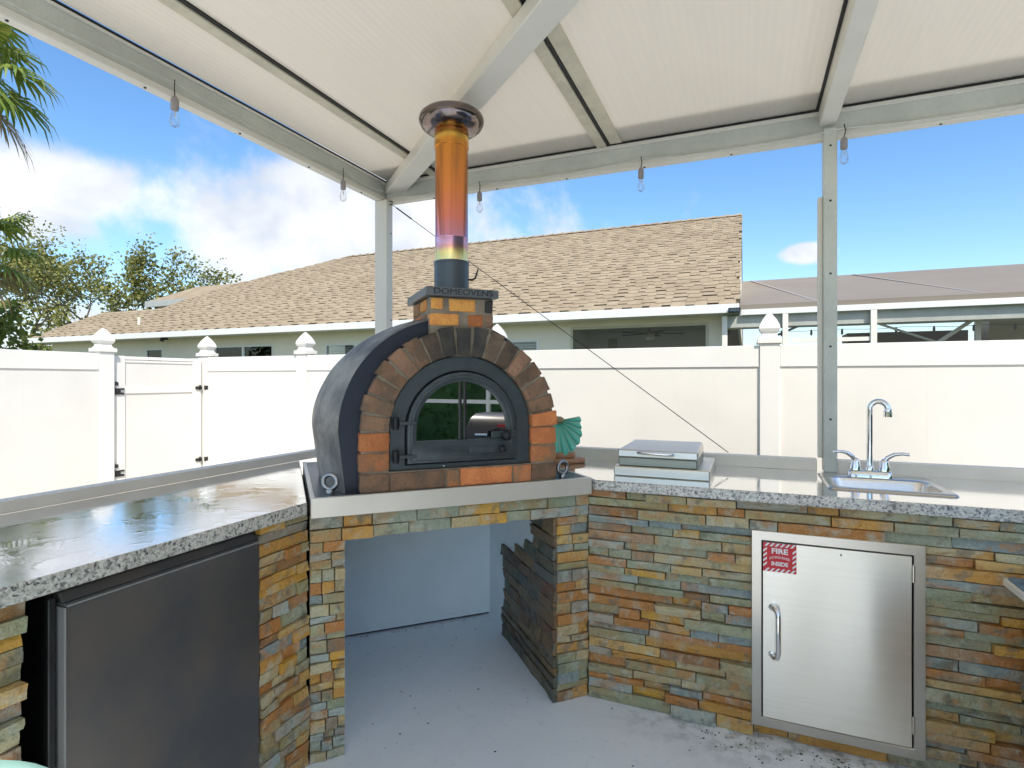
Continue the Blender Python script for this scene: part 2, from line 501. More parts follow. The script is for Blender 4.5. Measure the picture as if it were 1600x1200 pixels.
def glass_mat(name, col=(1, 1, 1), rough=0.0, mixf=0.85, k=1.0):
    """thin pane: see-through plus a mirror sheen"""
    m, t = new_mat(name)
    tr = t.n('ShaderNodeBsdfTransparent')
    tr.inputs[0].default_value = (*col, 1)
    gl = t.n('ShaderNodeBsdfGlossy')
    gl.inputs['Roughness'].default_value = rough
    lw = t.n('ShaderNodeFresnel')
    lw.inputs['IOR'].default_value = 1.5
    ms = t.n('ShaderNodeMixShader')
    t.put(ms.inputs[0], t.math('ADD', t.math('MULTIPLY', lw.outputs[0], k), 1 - mixf, clamp=True))
    t.t.links.new(tr.outputs[0], ms.inputs[1])
    t.t.links.new(gl.outputs[0], ms.inputs[2])
    o = t.n('ShaderNodeOutputMaterial')
    t.t.links.new(ms.outputs[0], o.inputs[0])
    return m


MT['collar_grey'] = mat('shaded_grey_fascia', (0.40, 0.42, 0.41), 0.6)
MT['pane'] = glass_mat('window_glass', (0.88, 0.90, 0.90), 0.02, 0.99)
MT['oven_glass'] = glass_mat('dark_oven_glass', (0.10, 0.12, 0.12), 0.01, 0.50)
MT['bulb'] = glass_mat('clear_bulb_glass', (0.96, 0.96, 0.96), 0.02, 0.95, 0.35)
MT['screen'] = None


def screen_mat():
    m, t = new_mat('insect_screen')
    tr = t.n('ShaderNodeBsdfTransparent')
    df = t.n('ShaderNodeBsdfDiffuse')
    df.inputs[0].default_value = (0.12, 0.12, 0.12, 1)
    ms = t.n('ShaderNodeMixShader')
    ms.inputs[0].default_value = 0.20
    t.t.links.new(tr.outputs[0], ms.inputs[1])
    t.t.links.new(df.outputs[0], ms.inputs[2])
    o = t.n('ShaderNodeOutputMaterial')
    t.t.links.new(ms.outputs[0], o.inputs[0])
    return m


MT['screen'] = screen_mat()


def shingle_mat(name, col, col2):
    m, t = new_mat(name)
    p = t.n('ShaderNodeNewGeometry').outputs['Position']
    n1 = t.noise(p, 2.6, 4, 0.6)
    n2 = t.noise(p, 60, 2, 0.5)
    n3 = t.noise(p, 0.35, 3, 0.5)
    c = t.mix(t.smooth(n1, 0.35, 0.68), col, col2)
    c = t.mix(t.math('MULTIPLY', t.smooth(n2, 0.35, 0.75), 0.3), c, tuple(k * 0.5 for k in col))
    c = t.mix(t.math('MULTIPLY', t.smooth(n3, 0.4, 0.7), 0.25), c, (0.26, 0.19, 0.12))
    finish(t, Base_Color=c, Roughness=0.9)
    return m


MT['shingle'] = shingle_mat('tan_asphalt_shingle', (0.375, 0.30, 0.20), (0.29, 0.225, 0.145))
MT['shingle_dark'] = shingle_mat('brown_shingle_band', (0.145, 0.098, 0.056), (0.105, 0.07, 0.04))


def leaf_mat(name, cols, rough=0.55, trans=0.35):
    m, t = new_mat(name)
    p = t.n('ShaderNodeNewGeometry').outputs['Position']
    n1 = t.noise(p, 1.6, 3, 0.6)
    n2 = t.n('ShaderNodeTexWhiteNoise')
    at = t.n('ShaderNodeNewGeometry')
    t.put(n2.inputs['Vector'], at.outputs['Normal'])
    f = t.math('ADD', t.math('MULTIPLY', n1, 0.6), t.math('MULTIPLY', n2.outputs['Value'], 0.45))
    k = len(cols)
    c = t.ramp(f, [(0.2 + 0.65 * i / (k - 1), cc) for i, cc in enumerate(cols)])
    b = t.n('ShaderNodeBsdfPrincipled')
    t.put(b.inputs['Base Color'], c)
    b.inputs['Roughness'].default_value = rough
    tr = t.n('ShaderNodeBsdfTranslucent')
    t.put(tr.inputs['Color'], c)
    ms = t.n('ShaderNodeMixShader')
    ms.inputs[0].default_value = trans
    t.t.links.new(b.outputs[0], ms.inputs[1])
    t.t.links.new(tr.outputs[0], ms.inputs[2])
    o = t.n('ShaderNodeOutputMaterial')
    t.t.links.new(ms.outputs[0], o.inputs[0])
    return m


MT['leaf_tree'] = leaf_mat('olive_tree_leaves', [(0.11, 0.13, 0.035), (0.22, 0.235, 0.06), (0.36, 0.32, 0.10)])
MT['leaf_bush'] = leaf_mat('bush_leaves', [(0.07, 0.11, 0.02), (0.14, 0.20, 0.035), (0.25, 0.25, 0.06)])
MT['leaf_palm'] = leaf_mat('palm_fronds', [(0.10, 0.17, 0.03), (0.19, 0.27, 0.045), (0.34, 0.34, 0.09)])
MT['leaf_dry'] = leaf_mat('dry_palm_fronds', [(0.22, 0.15, 0.07), (0.34, 0.25, 0.13), (0.42, 0.34, 0.20)])
MT['leaf_hedge'] = leaf_mat('hedge_leaves', [(0.03, 0.09, 0.02), (0.07, 0.18, 0.04), (0.13, 0.26, 0.05)])


# ------------------------------------------------------------------ mesh builder
def VEC(p):
    return Vector(p)


class M:
    def __init__(self, xf=None):
        self.v, self.f, self.xf = [], [], xf

    def add(self, verts, faces):
        o = len(self.v)
        for p in verts:
            self.v.append(tuple(self.xf(*p)) if self.xf else tuple(p))
        for f in faces:
            self.f.append(tuple(i + o for i in f))
        return self

    def box(self, a0, a1, b0, b1, c0, c1):
        v = [(a0, b0, c0), (a1, b0, c0), (a1, b1, c0), (a0, b1, c0), (a0, b0, c1), (a1, b0, c1), (a1, b1, c1), (a0, b1, c1)]
        return self.add(v, [(0, 3, 2, 1), (4, 5, 6, 7), (0, 1, 5, 4), (1, 2, 6, 5), (2, 3, 7, 6), (3, 0, 4, 7)])

    def prism(self, poly, lo, hi):
        """poly in (a,b), extruded along c from lo to hi"""
        n = len(poly)
        v = [(x, y, lo) for x, y in poly] + [(x, y, hi) for x, y in poly]
        f = [tuple(range(n - 1, -1, -1)), tuple(range(n, 2 * n))]
        for i in range(n):
            j = (i + 1) % n
            f.append((i, j, n + j, n + i))
        return self.add(v, f)

    def loft(self, rings, cap=True, closed=True):
        n = len(rings[0])
        v = [p for r in rings for p in r]
        f = []
        for k in range(len(rings) - 1):
            for i in range(n if closed else n - 1):
                j = (i + 1) % n
                f.append((k * n + i, k * n + j, (k + 1) * n + j, (k + 1) * n + i))
        if cap and closed:
            f.append(tuple(range(n - 1, -1, -1)))
            f.append(tuple(range((len(rings) - 1) * n, len(rings) * n)))
        return self.add(v, f)

    def lathe(self, c, prof, n=24, cap=True):
        """prof: (radius, z) about the vertical through c=(a,b)"""
        rings = [[(c[0] + r * math.cos(2 * math.pi * i / n), c[1] + r * math.sin(2 * math.pi * i / n), z) for i in range(n)] for r, z in prof]
        return self.loft(rings, cap)

    def tube(self, pts, rad, n=8, cap=True):
        pts = [VEC(p) for p in pts]
        rads = rad if isinstance(rad, (list, tuple)) else [rad] * len(pts)
        rings = []
        up = None
        for i, p in enumerate(pts):
            t = (pts[min(i + 1, len(pts) - 1)] - pts[max(i - 1, 0)])
            if t.length < 1e-9:
                t = Vector((0, 0, 1))
            t.normalize()
            if up is None:
                ref = Vector((0, 0, 1)) if abs(t.z) < 0.9 else Vector((1, 0, 0))
                up = t.cross(ref).normalized()
            else:
                up = (up - t * up.dot(t))
                if up.length < 1e-6:
                    up = t.orthogonal()
                up.normalize()
            s = t.cross(up)
            rings.append([tuple(p + (up * math.cos(2 * math.pi * k / n) + s * math.sin(2 * math.pi * k / n)) * rads[i]) for k in range(n)])
        return self.loft(rings, cap)

    def sphere(self, c, r, n=14, m=8, sq=(1, 1, 1)):
        rings = []
        for k in range(1, m):
            th = math.pi * k / m
            rings.append([(c[0] + r * sq[0] * math.sin(th) * math.cos(2 * math.pi * i / n), c[1] + r * sq[1] * math.sin(th) * math.sin(2 * math.pi * i / n), c[2] + r * sq[2] * math.cos(th)) for i in range(n)])
        return self.loft(rings, True)

    def torus(self, c, ax1, ax2, R_, r, n=20, m=8):
        c, a, b = VEC(c), VEC(ax1).normalized(), VEC(ax2).normalized()
        k = a.cross(b)
        v, f = [], []
        for i in range(n):
            u = 2 * math.pi * i / n
            d = a * math.cos(u) + b * math.sin(u)
            for j in range(m):
                w_ = 2 * math.pi * j / m
                v.append(tuple(c + d * (R_ + r * math.cos(w_)) + k * (r * math.sin(w_))))
        for i in range(n):
            for j in range(m):
                f.append((i * m + j, ((i + 1) % n) * m + j, ((i + 1) % n) * m + (j + 1) % m, i * m + (j + 1) % m))
        return self.add(v, f)

    def build(self, name, m, parent=None, bevel=0.0, smooth=0.0, label=None, seg=1, recalc=True):
        c = [0, 0, 0]
        if self.v:
            for k in range(3):
                xs = [p[k] for p in self.v]
                c[k] = (min(xs) + max(xs)) / 2 if (parent is not None or k < 2) else min(xs)
        me = bpy.data.meshes.new(name)
        me.from_pydata([(p[0] - c[0], p[1] - c[1], p[2] - c[2]) for p in self.v], [], self.f)
        if recalc or bevel:
            bm = bmesh.new()
            bm.from_mesh(me)
            if recalc:
                bmesh.ops.recalc_face_normals(bm, faces=bm.faces)
            if bevel:
                es = [e for e in bm.edges if len(e.link_faces) == 2 and e.calc_face_angle(0) > 0.6]
                bmesh.ops.bevel(bm, geom=es, offset=bevel, segments=seg, affect='EDGES', profile=0.5, clamp_overlap=True)
            if name == 'brick':
                for _k in range(2):
                    es = [e for e in bm.edges if e.calc_length() > 0.014]
                    bmesh.ops.subdivide_edges(bm, edges=es, cuts=1, use_grid_fill=True)
                bm.normal_update()
                for vx in bm.verts:
                    q_ = vx.co + Vector(c)
                    dsp = mnoise.noise(q_ * 34) * 0.0026 + mnoise.noise(q_ * 95) * 0.0014
                    vx.co += vx.normal * dsp
            bm.to_mesh(me)
            bm.free()
        if smooth:
            me.shade_smooth()
            me.set_sharp_from_angle(angle=R(smooth))
        me.materials.append(MT[m] if isinstance(m, str) else m)
        o = bpy.data.objects.new(name, me)
        COL.objects.link(o)
        place(o, c, parent)
        if label:
            o['label'] = label
        return o


WL = {}


def place(o, c, parent):
    if parent is not None:
        o.parent = parent
        pl = WL[parent.name]
        o.location = (c[0] - pl[0], c[1] - pl[1], c[2] - pl[2])
    else:
        o.location = c
    WL[o.name] = tuple(c)


def tag(o, label, cat, group=None, kind=None):
    if label:
        o['label'] = label
    if cat:
        o['category'] = cat
    if group:
        o['group'] = group
    if kind:
        o['kind'] = kind
    return o


def thing(name, loc, label, cat, group=None):
    o = bpy.data.objects.new(name, None)
    o.empty_display_size = 0.1
    COL.objects.link(o)
    place(o, loc, None)
    return tag(o, label, cat, group)


S2 = 2 ** 0.5


def ON(e, n, z):
    """oven frame: e runs along the front of the oven stand, n towards the viewer"""
    return ((e + n) / S2, (e - n) / S2, z)


def text_faces(body, size, bold=0.0, spacing=1.0):
    cu = bpy.data.curves.new('lettering', 'FONT')
    cu.body = body
    cu.size = size
    cu.offset = bold
    cu.align_x = 'CENTER'
    cu.align_y = 'CENTER'
    cu.space_character = spacing
    cu.resolution_u = 4
    ob = bpy.data.objects.new('lettering', cu)
    COL.objects.link(ob)
    bpy.context.view_layer.update()
    dg = bpy.context.evaluated_depsgraph_get()
    ev = ob.evaluated_get(dg)
    me = ev.to_mesh()
    v = [tuple(q.co) for q in me.vertices]
    f = [tuple(p.vertices) for p in me.polygons]
    ev.to_mesh_clear()
    bpy.data.objects.remove(ob)
    bpy.data.curves.remove(cu)
    return v, f


# ------------------------------------------------------------------ ground
g = M().box(-90, 90, -60, 120, -1.2, -0.06).build('ground', 'grass')
tag(g, None, None, kind='structure')
pf = M().box(-2.19, 8.0, -9.6, 2.96, -0.2, 0.0).build('patio_floor', 'floor')
tag(pf, None, None, kind='structure')

sp_ = M().prism([(-5.38, -9), (-2.191, -9), (-2.191, 2.961), (9, 2.961), (9, 4.27), (-5.38, 4.27)], -0.1, -0.03).build('side_bounce_ground', 'bounce_ground')  # unseen pale ground added to bounce light up under the roof
tag(sp_, None, None, kind='structure')
dk = M().box(8.001, 14, -12, 4.2, -0.1, -0.02).build('yard_bounce_ground', 'bounce_ground')  # more unseen pale ground, added for bounce light
tag(dk, None, None, kind='structure')

# ------------------------------------------------------------------ pergola
pg = thing('pergola', (-2.1, 2.88, 0.99), 'white aluminium pergola with translucent panel roof over the outdoor kitchen', 'pergola')
ZB, ZT, ZP = 2.462, 2.585, 2.592
# posts stand on the base rails
M().box(-2.135, -2.045, 2.862, 2.925, 0.93, ZB).build('post', 'alu', pg, 0.003)
M().box(0.322, 0.376, 2.882, 2.955, 0.93, ZB + 0.03).build('post', 'alu_green', pg, 0.003)
M().box(0.303, 0.3215, 2.915, 2.955, 0.99, 2.19).build('post_trim', 'alu', pg, 0.002)
for x in (0.46, 1.06, 2.05):  # unseen posts added behind the camera for bands in the cabinet door's reflection
    M().box(x - 0.045, x + 0.045, -0.74, -0.68, 0.0, ZB + 0.03).build('post', 'alu_green', pg, 0.003)
for z in (2.41, 2.16, 1.83, 1.50, 1.17):
    M().sphere((0.349, 2.882, z), 0.005, 8, 6).build('screw', 'screw', pg)
for z in (2.26, 1.72):
    M().sphere((-2.045, 2.905, z), 0.005, 8, 6).build('screw', 'screw', pg)


def side_beam(along, lo, hi):
    """gutter-like beam: lower flange, recessed web, upper lip with a dark gasket line"""
    def bx(w0, w1, z0, z1):
        if along == 'y':
            return M().box(w0, w1, lo, hi, z0, z1)
        return M().box(lo, hi, w0, w1, z0, z1)
    return bx


bl = side_beam('y', -0.75, 2.955)
bl(-2.135, -2.085, ZB, ZB + 0.028).build('beam', 'alu', pg, 0.003)
bl(-2.135, -2.092, ZB + 0.0285, ZT - 0.014).build('beam_web', 'alu_green', pg)
bl(-2.135, -2.080, ZT - 0.0135, ZT - 0.003).build('beam_lip', 'alu', pg, 0.002)
bl(-2.135, -2.078, ZT - 0.0025, ZT + 0.005).build('gasket', 'gasket', pg)
br = side_beam('x', -2.083, 2.1)
br(2.905, 2.955, ZB - 0.01, ZB + 0.018).build('beam', 'alu', pg, 0.003)
br(2.912, 2.955, ZB + 0.0185, ZT - 0.024).build('beam_web', 'alu_green', pg)
br(2.900, 2.955, ZT - 0.0235, ZT - 0.005).build('beam_lip', 'alu', pg, 0.002)
br(2.898, 2.955, ZT - 0.0045, ZT + 0.004).build('gasket', 'gasket', pg)
for i in range(9):
    y = 2.7 - i * 0.43
    M().sphere((-2.110, y, ZB), 0.0055, 8, 6).build('screw', 'screw', pg)
for i in range(9):
    x = -1.75 + i * 0.42
    M().sphere((x, 2.930, ZB - 0.01), 0.0055, 8, 6).build('screw', 'screw', pg)
# roof panels between the battens
XS = [-2.08, -1.70, -0.675, 0.340, 1.36, 2.10]
for i in range(len(XS) - 1):
    M().box(XS[i] + 0.004, XS[i + 1] - 0.004, -0.75, 2.945, ZP, ZP + 0.012).build('roof_panel', 'panel', pg)  # out-of-view edges pulled in so sun and sky fill the interior
M().box(-2.08, 2.1, 2.73, 2.955, ZP + 0.014, ZP + 0.018).build('shade_sheet', 'alu', pg)  # opaque sheet added above the panels to shade a band along the beam
# battens under the joints
for i, x in enumerate(XS[1:-1]):
    if i == 2:
        continue
    y1 = 2.898 if i else 2.60
    M().box(x - 0.058, x - 0.006, -0.75, 2.896, ZP - 0.016, ZP - 0.001).build('batten', 'alu_cream', pg, 0.002)
    M().box(x - 0.005, x + 0.010, -0.75, 2.896, ZP - 0.009, ZP - 0.001).build('gasket', 'gasket', pg)
M().box(-0.675 + 0.014, -0.675 + 0.075, -0.75, 2.896, ZP - 0.007, ZP - 0.001).build('batten', 'alu_cream', pg)
# one deep rafter over the right post
M().box(0.304, 0.374, -0.75, 2.898, ZP - 0.085, ZP - 0.001).build('rafter', 'alu', pg, 0.004)
M().box(0.292, 0.3035, -0.75, 2.896, ZP - 0.010, ZP - 0.001).build('gasket', 'gasket', pg)
# diagonal hip beam from the corner
d1 = Vector((1.44, -1.24, 0)).normalized()
s1 = Vector((-d1.y, d1.x, 0))
c0 = Vector((-2.05, 2.945, 0))


def HB(a, b, z):
    q = c0 + d1 * a + s1 * b
    return (q.x, q.y, z)


M(HB).box(0.0, 3.9, -0.055, 0.055, ZP - 0.078, ZP - 0.017).build('hip_beam', 'alu', pg, 0.004)
# base rails on the counters, butted at the posts
M().box(-2.19, -2.135, -3.0, 2.86, 0.93, 0.970).build('base_rail', 'rail', pg, 0.002)
M().box(-2.045, 0.297, 2.90, 2.955, 0.93, 0.984).build('base_rail', 'rail', pg, 0.002)
M().box(0.377, 1.52, 2.90, 2.955, 0.93, 0.984).build('base_rail', 'rail', pg, 0.002)
# diagonal brace cable with its eye and turnbuckle
ca, cb = Vector((-2.035, 2.895, 2.440)), Vector((-0.083, 2.925, 0.992))
M().tube([ca, cb], 0.0022, 6).build('brace_cable', 'cable', pg)
M().torus(ca + Vector((-0.004, 0, 0.006)), (1, 0, 0), (0, 0, 1), 0.012, 0.003, 14, 6).build('cable_eye', 'cable', pg)
M().tube([ca.lerp(cb, 0.02), ca.lerp(cb, 0.075)], 0.0045, 6).build('turnbuckle', 'cable', pg)

# ------------------------------------------------------------------ string lights
sl = thing('string_lights', (-2.07, 2.87, ZT - 0.02), 'string of clear bulbs in grey sockets hung along the pergola beams', 'string lights')


def cord_pts(ax, fixed, hooks, z):
    pts = []
    for a, b in zip(hooks[:-1], hooks[1:]):
        for k in range(9):
            t = k / 9
            sag = -0.018 * 4 * t * (1 - t)
            q = a + (b - a) * t
            pts.append((fixed, q, z + sag) if ax == 'y' else (q, fixed, z + sag))
    q = hooks[-1]
    pts.append((fixed, q, z) if ax == 'y' else (q, fixed, z))
    return pts


HY = [-0.5, 0.5, 1.50, 2.49, 2.86]
HX = [-2.0, -1.42, -0.50, 0.40, 1.3, 2.2]
M().tube(cord_pts('y', -2.070, HY, 2.515), 0.004, 6).build('cord', 'alu_green', sl, smooth=40)
M().tube(cord_pts('x', 2.885, HX, 2.480), 0.004, 6).build('cord', 'alu_green', sl, smooth=40)
for (x, y, z) in [(-2.070, 1.50, 2.515), (-2.070, 2.49, 2.515), (-1.42, 2.885, 2.48), (-0.50, 2.885, 2.48), (0.400, 2.870, 2.48)]:
    dz = 0.025 if x < -2 else 0.032
    M().tube([(x, y, z + 0.012), (x + 0.006, y - 0.006, z - 0.02), (x, y, z - 0.06 + dz - 0.02)], 0.0025, 6).build('hook_wire', 'cable', sl)
    zs = z - 0.06 + dz - 0.02
    k = M().lathe((x, y), [(0.004, zs + 0.004), (0.011, zs - 0.004), (0.0145, zs - 0.014), (0.015, zs - 0.048), (0.0125, zs - 0.052)], 14).build('socket', 'rubber_white', sl, smooth=40)
    zb = zs - 0.052
    M().lathe((x, y), [(0.011, zb + 0.002), (0.013, zb - 0.012), (0.018, zb - 0.034), (0.0195, zb - 0.046), (0.016, zb - 0.060), (0.006, zb - 0.068)], 16).build('bulb', 'bulb', k, smooth=60)
    M().tube([(x, y, zb), (x + 0.002, y, zb - 0.028)], 0.002, 6).build('filament_stem', 'pan_lip', k)


# ------------------------------------------------------------------ ledger stone
def stone_mesh(L, hgt, d, rng, u, wv, P):
    """one split stone: uneven face grid with slanted sides"""
    nx = max(2, min(5, int(L / 0.055) + 1))
    ny = 2
    tilt_u, tilt_z = rng.uniform(-0.004, 0.004), rng.uniform(-0.004, 0.004)
    v, f = [], []
    for j in range(ny + 1):
        for i in range(nx + 1):
            a = L * i / nx
            z = hgt * j / ny
            edge = (i in (0, nx)) or (j in (0, ny))
            a2 = min(max(a, 0.0015), L - 0.0015) + (rng.uniform(-0.002, 0.002) if not edge else rng.uniform(-0.0006, 0.0006))
            z2 = min(max(z, 0.0012), hgt - 0.0012) + (rng.uniform(-0.003, 0.003) if not edge else rng.uniform(-0.0008, 0.0008))
            dd = d + tilt_u * (i / nx - .5) * 2 + tilt_z * (j / ny - .5) * 2 + rng.uniform(-0.0022, 0.0022) - (0.0014 if edge else 0)
            v.append((a2, dd, z2))
    W = nx + 1
    for j in range(ny):
        for i in range(nx):
            f.append((j * W + i, j * W + i + 1, (j + 1) * W + i + 1, (j + 1) * W + i))
    ring = [i for i in range(W)] + [j * W + nx for j in range(1, ny + 1)] + [ny * W + i for i in range(nx - 1, -1, -1)] + [j * W for j in range(ny - 1, 0, -1)]
    o = len(v)
    for r in ring:
        a, _, z = v[r]
        v.append((min(max(a, 0.0004), L - 0.0004), -0.002, min(max(z, 0.0004), hgt - 0.0004)))
    n = len(ring)
    for k in range(n):
        f.append((ring[(k + 1) % n], ring[k], o + k, o + (k + 1) % n))
    m = M()
    m.add([(P[0] + u[0] * a + wv[0] * dd, P[1] + u[1] * a + wv[1] * dd, P[2] + z) for a, dd, z in v], f)
    return m


def clad(parent, P0, u, wv, L, z0, z1, rng, holes=(), rowh=(0.027, 0.046), lens=(0.08, 0.36), mtl='stone', depth=(0.008, 0.038), ragged=None):
    z = z0
    while z < z1 - 0.006:
        h = rng.uniform(*rowh)
        if z1 - z - h < rowh[0] * 0.8:
            h = z1 - z
        for (_a0, _a1, b0, b1) in holes:
            for bb in (b0, b1):
                if z + 0.012 < bb < z + h + 0.014:
                    h = bb - z
        spans = [(0.0, L)]
        for (a0, a1, b0, b1) in holes:
            if z + h > b0 + 0.004 and z < b1 - 0.004:
                ns = []
                for s0, s1_ in spans:
                    if a1 <= s0 or a0 >= s1_:
                        ns.append((s0, s1_))
                        continue
                    if a0 > s0:
                        ns.append((s0, a0))
                    if a1 < s1_:
                        ns.append((a1, s1_))
                spans = ns
        if ragged:
            spans = ragged(z + h / 2, spans)
        for s0, s1_ in spans:
            a = s0
            while a < s1_ - 0.004:
                l = rng.uniform(*lens) if rng.random() < 0.65 else rng.uniform(lens[0], (lens[0] + lens[1]) / 2.2)
                if s1_ - a - l < lens[0] * 0.7:
                    l = s1_ - a
                l = min(l, s1_ - a)
                hh = h
                stone_mesh(l - 0.0010, hh - 0.0010, rng.uniform(*depth), rng, u, wv, (P0[0] + u[0] * (a + 0.0005), P0[1] + u[1] * (a + 0.0005), z + 0.0005)).build('stone', mtl, parent)
                a += l
        z += h


# ------------------------------------------------------------------ right counter
rng = random.Random(11)
rc = thing('stone_counter', (0.4, 2.6, 0.0), 'stone counter with the sink, clad in multicoloured slate under grey granite', 'counter')
M().prism([(-0.635, 2.335), (1.50, 2.335), (1.50, 2.955), (-1.24, 2.955)], 0.0, 0.886).build('core', 'mortar_soot', rc)
CABX0, CABX1, CABZ0, CABZ1 = 0.016, 0.563, 0.045, 0.781
clad(rc, (-0.622, 2.333), (1, 0), (0, -1), 1.62, 0.0, 0.884, rng, holes=[(CABX0 + 0.622 + 0.004, CABX1 + 0.622 - 0.004, CABZ0 + 0.004, CABZ1 - 0.004)])
ct = M()
xa = lambda y: 1.698 - y - 0.0
xs = [None, 0.318, 0.672, 1.50]
F0, F1, H0, H1 = 2.282, 2.899, 2.470, 2.765
for z, lo in ((0.930, False), (0.888, True)):
    pass
polys = [[(xa(F0), F0), (0.318, F0), (0.318, F1), (xa(F1), F1)], [(0.318, F0), (0.672, F0), (0.672, H0), (0.318, H0)],
         [(0.318, H1), (0.672, H1), (0.672, F1), (0.318, F1)], [(0.672, F0), (1.50, F0), (1.50, F1), (0.672, F1)]]
vid, tv, tf = {}, [], []


def gv(x, y, z):
    k = (round(x, 4), round(y, 4), round(z, 4))
    if k not in vid:
        vid[k] = len(tv)
        tv.append(k)
    return vid[k]


for z in (0.930, 0.888):
    tf.append(tuple(gv(*p, z) for p in [(xa(F0), F0), (0.318, F0), (0.318, H0), (0.318, H1), (0.318, F1), (xa(F1), F1)]))
    tf.append(tuple(gv(*p, z) for p in polys[1]))
    tf.append(tuple(gv(*p, z) for p in polys[2]))
    tf.append(tuple(gv(*p, z) for p in [(0.672, F0), (1.50, F0), (1.50, F1), (0.672, F1), (0.672, H1), (0.672, H0)]))
outer = [(xa(F0), F0), (0.318, F0), (0.672, F0), (1.50, F0), (1.50, F1), (0.672, F1), (0.318, F1), (xa(F1), F1)]
inner = [(0.318, H0), (0.672, H0), (0.672, H1), (0.318, H1)]
for lp in (outer, inner):
    for i in range(len(lp)):
        a, b = lp[i], lp[(i + 1) % len(lp)]
        tf.append((gv(*a, 0.888), gv(*b, 0.888), gv(*b, 0.930), gv(*a, 0.930)))
M().add(tv, tf).build('granite_top', 'granite', rc, bevel=0.003)

# ------------------------------------------------------------------ left counter
rng = random.Random(23)
lc = thing('stone_counter', (-1.8, 0.8, 0.0), 'stone counter that houses the black mini fridge, granite top wet with puddles', 'counter')
LX = -1.433
M().prism([(LX, 1.312), (LX, 1.530), (-2.10, 2.19), (-2.10, 1.312)], 0.0, 0.886).build('core', 'mortar_soot', lc)
M().box(-2.10, LX, -1.2, 0.684, 0.0, 0.886).build('core', 'mortar_soot', lc)
M().box(-2.19, -2.102, -1.2, 2.2, 0.0, 0.886).build('core', 'mortar_soot', lc)
clad(lc, (LX - 0.002, 1.309), (0, 1), (1, 0), 0.214, 0.0, 0.884, rng, lens=(0.05, 0.20), depth=(0.010, 0.030))
clad(lc, (LX - 0.002, -0.75), (0, 1), (1, 0), 1.437, 0.0, 0.884, rng)
M().prism([(-1.382, -1.2), (-1.382, 1.478), (-2.133, 2.229), (-2.133, -1.2)], 0.888, 0.930).build('granite_top', 'granite', lc, bevel=0.003)

# ------------------------------------------------------------------ mini fridge
mf = thing('mini_fridge', (-1.7, 1.03, 0.0), 'dark mini fridge built in under the left granite counter', 'fridge')
M().box(-2.05, -1.462, 0.755, 1.300, 0.03, 0.862).build('body', 'black_plastic', mf, 0.004)
M().box(-1.460, -1.408, 0.762, 1.303, 0.05, 0.838).build('door', 'fridge', mf, 0.006, seg=2, smooth=40)
M().add([(-1.460, 0.762, 0.844), (-1.460, 1.303, 0.844), (-1.418, 1.303, 0.845), (-1.418, 0.762, 0.845),
         (-1.460, 0.762, 0.868), (-1.460, 1.303, 0.868), (-1.436, 1.303, 0.868), (-1.436, 0.762, 0.868)],
        [(0, 1, 2, 3), (4, 5, 6, 7), (0, 1, 5, 4), (2, 3, 7, 6), (0, 3, 7, 4), (1, 2, 6, 5)]).build('door_handle_lip', 'fridge', mf, 0.003)
M().box(-1.445, -1.425, 0.737, 0.752, 0.03, 0.862).build('side_gasket', 'black_plastic', mf, 0.002)
for y0_, y1_, z0_, z1_ in ((0.764, 1.301, 0.8385, 0.8425), (0.757, 0.7615, 0.05, 0.838)):
    M().box(-1.452, -1.4055, y0_, y1_, z0_, z1_).build('door_highlight', 'edge_highlight', mf)  # lighter strips painting the highlight along the door's top and left edges
for y in (0.80, 1.26):
    M().lathe((-1.55, y), [(0.018, 0.0), (0.018, 0.03)], 10).build('foot', 'black_plastic', mf)

# ------------------------------------------------------------------ oven stand
rng = random.Random(5)
st = thing('oven_stand', ON(0.63, -2.5, 0.0), 'slate clad corner stand with an open alcove below the pizza oven', 'oven stand')
EL0, EL1, EO0, EO1 = 0.078, 1.196, 0.199, 1.048
NF = -2.094
ue, ve = (1 / S2, 1 / S2), (1 / S2, -1 / S2)


def EP(e, n):
    return ((e + n) / S2, (e - n) / S2)


M(ON).box(EL0, EO0 - 0.004, -3.02, NF, 0.0, 0.866).build('core', 'mortar_soot', st)
M(ON).prism([(EO1 + 0.004, NF), (EL1, NF), (EL1, -3.02), (1.094, -3.02)], 0.0, 0.866).build('core', 'mortar_soot', st)
M(ON).box(EO0 - 0.004, EO1 + 0.004, -2.135, NF, 0.785, 0.866).build('lintel', 'mortar_soot', st)
clad(st, EP(EL0, NF), ue, ve, EO0 - EL0, 0.0, 0.775, rng, lens=(0.035, 0.10), rowh=(0.024, 0.046), depth=(0.008, 0.026))
clad(st, EP(EO1, NF), ue, ve, EL1 - EO1, 0.0, 0.775, rng, lens=(0.06, 0.15), rowh=(0.03, 0.052), depth=(0.008, 0.024))
clad(st, EP(EL0, NF), ue, ve, EL1 - EL0, 0.775, 0.865, rng, lens=(0.09, 0.22), rowh=(0.040, 0.047), depth=(0.012, 0.030))
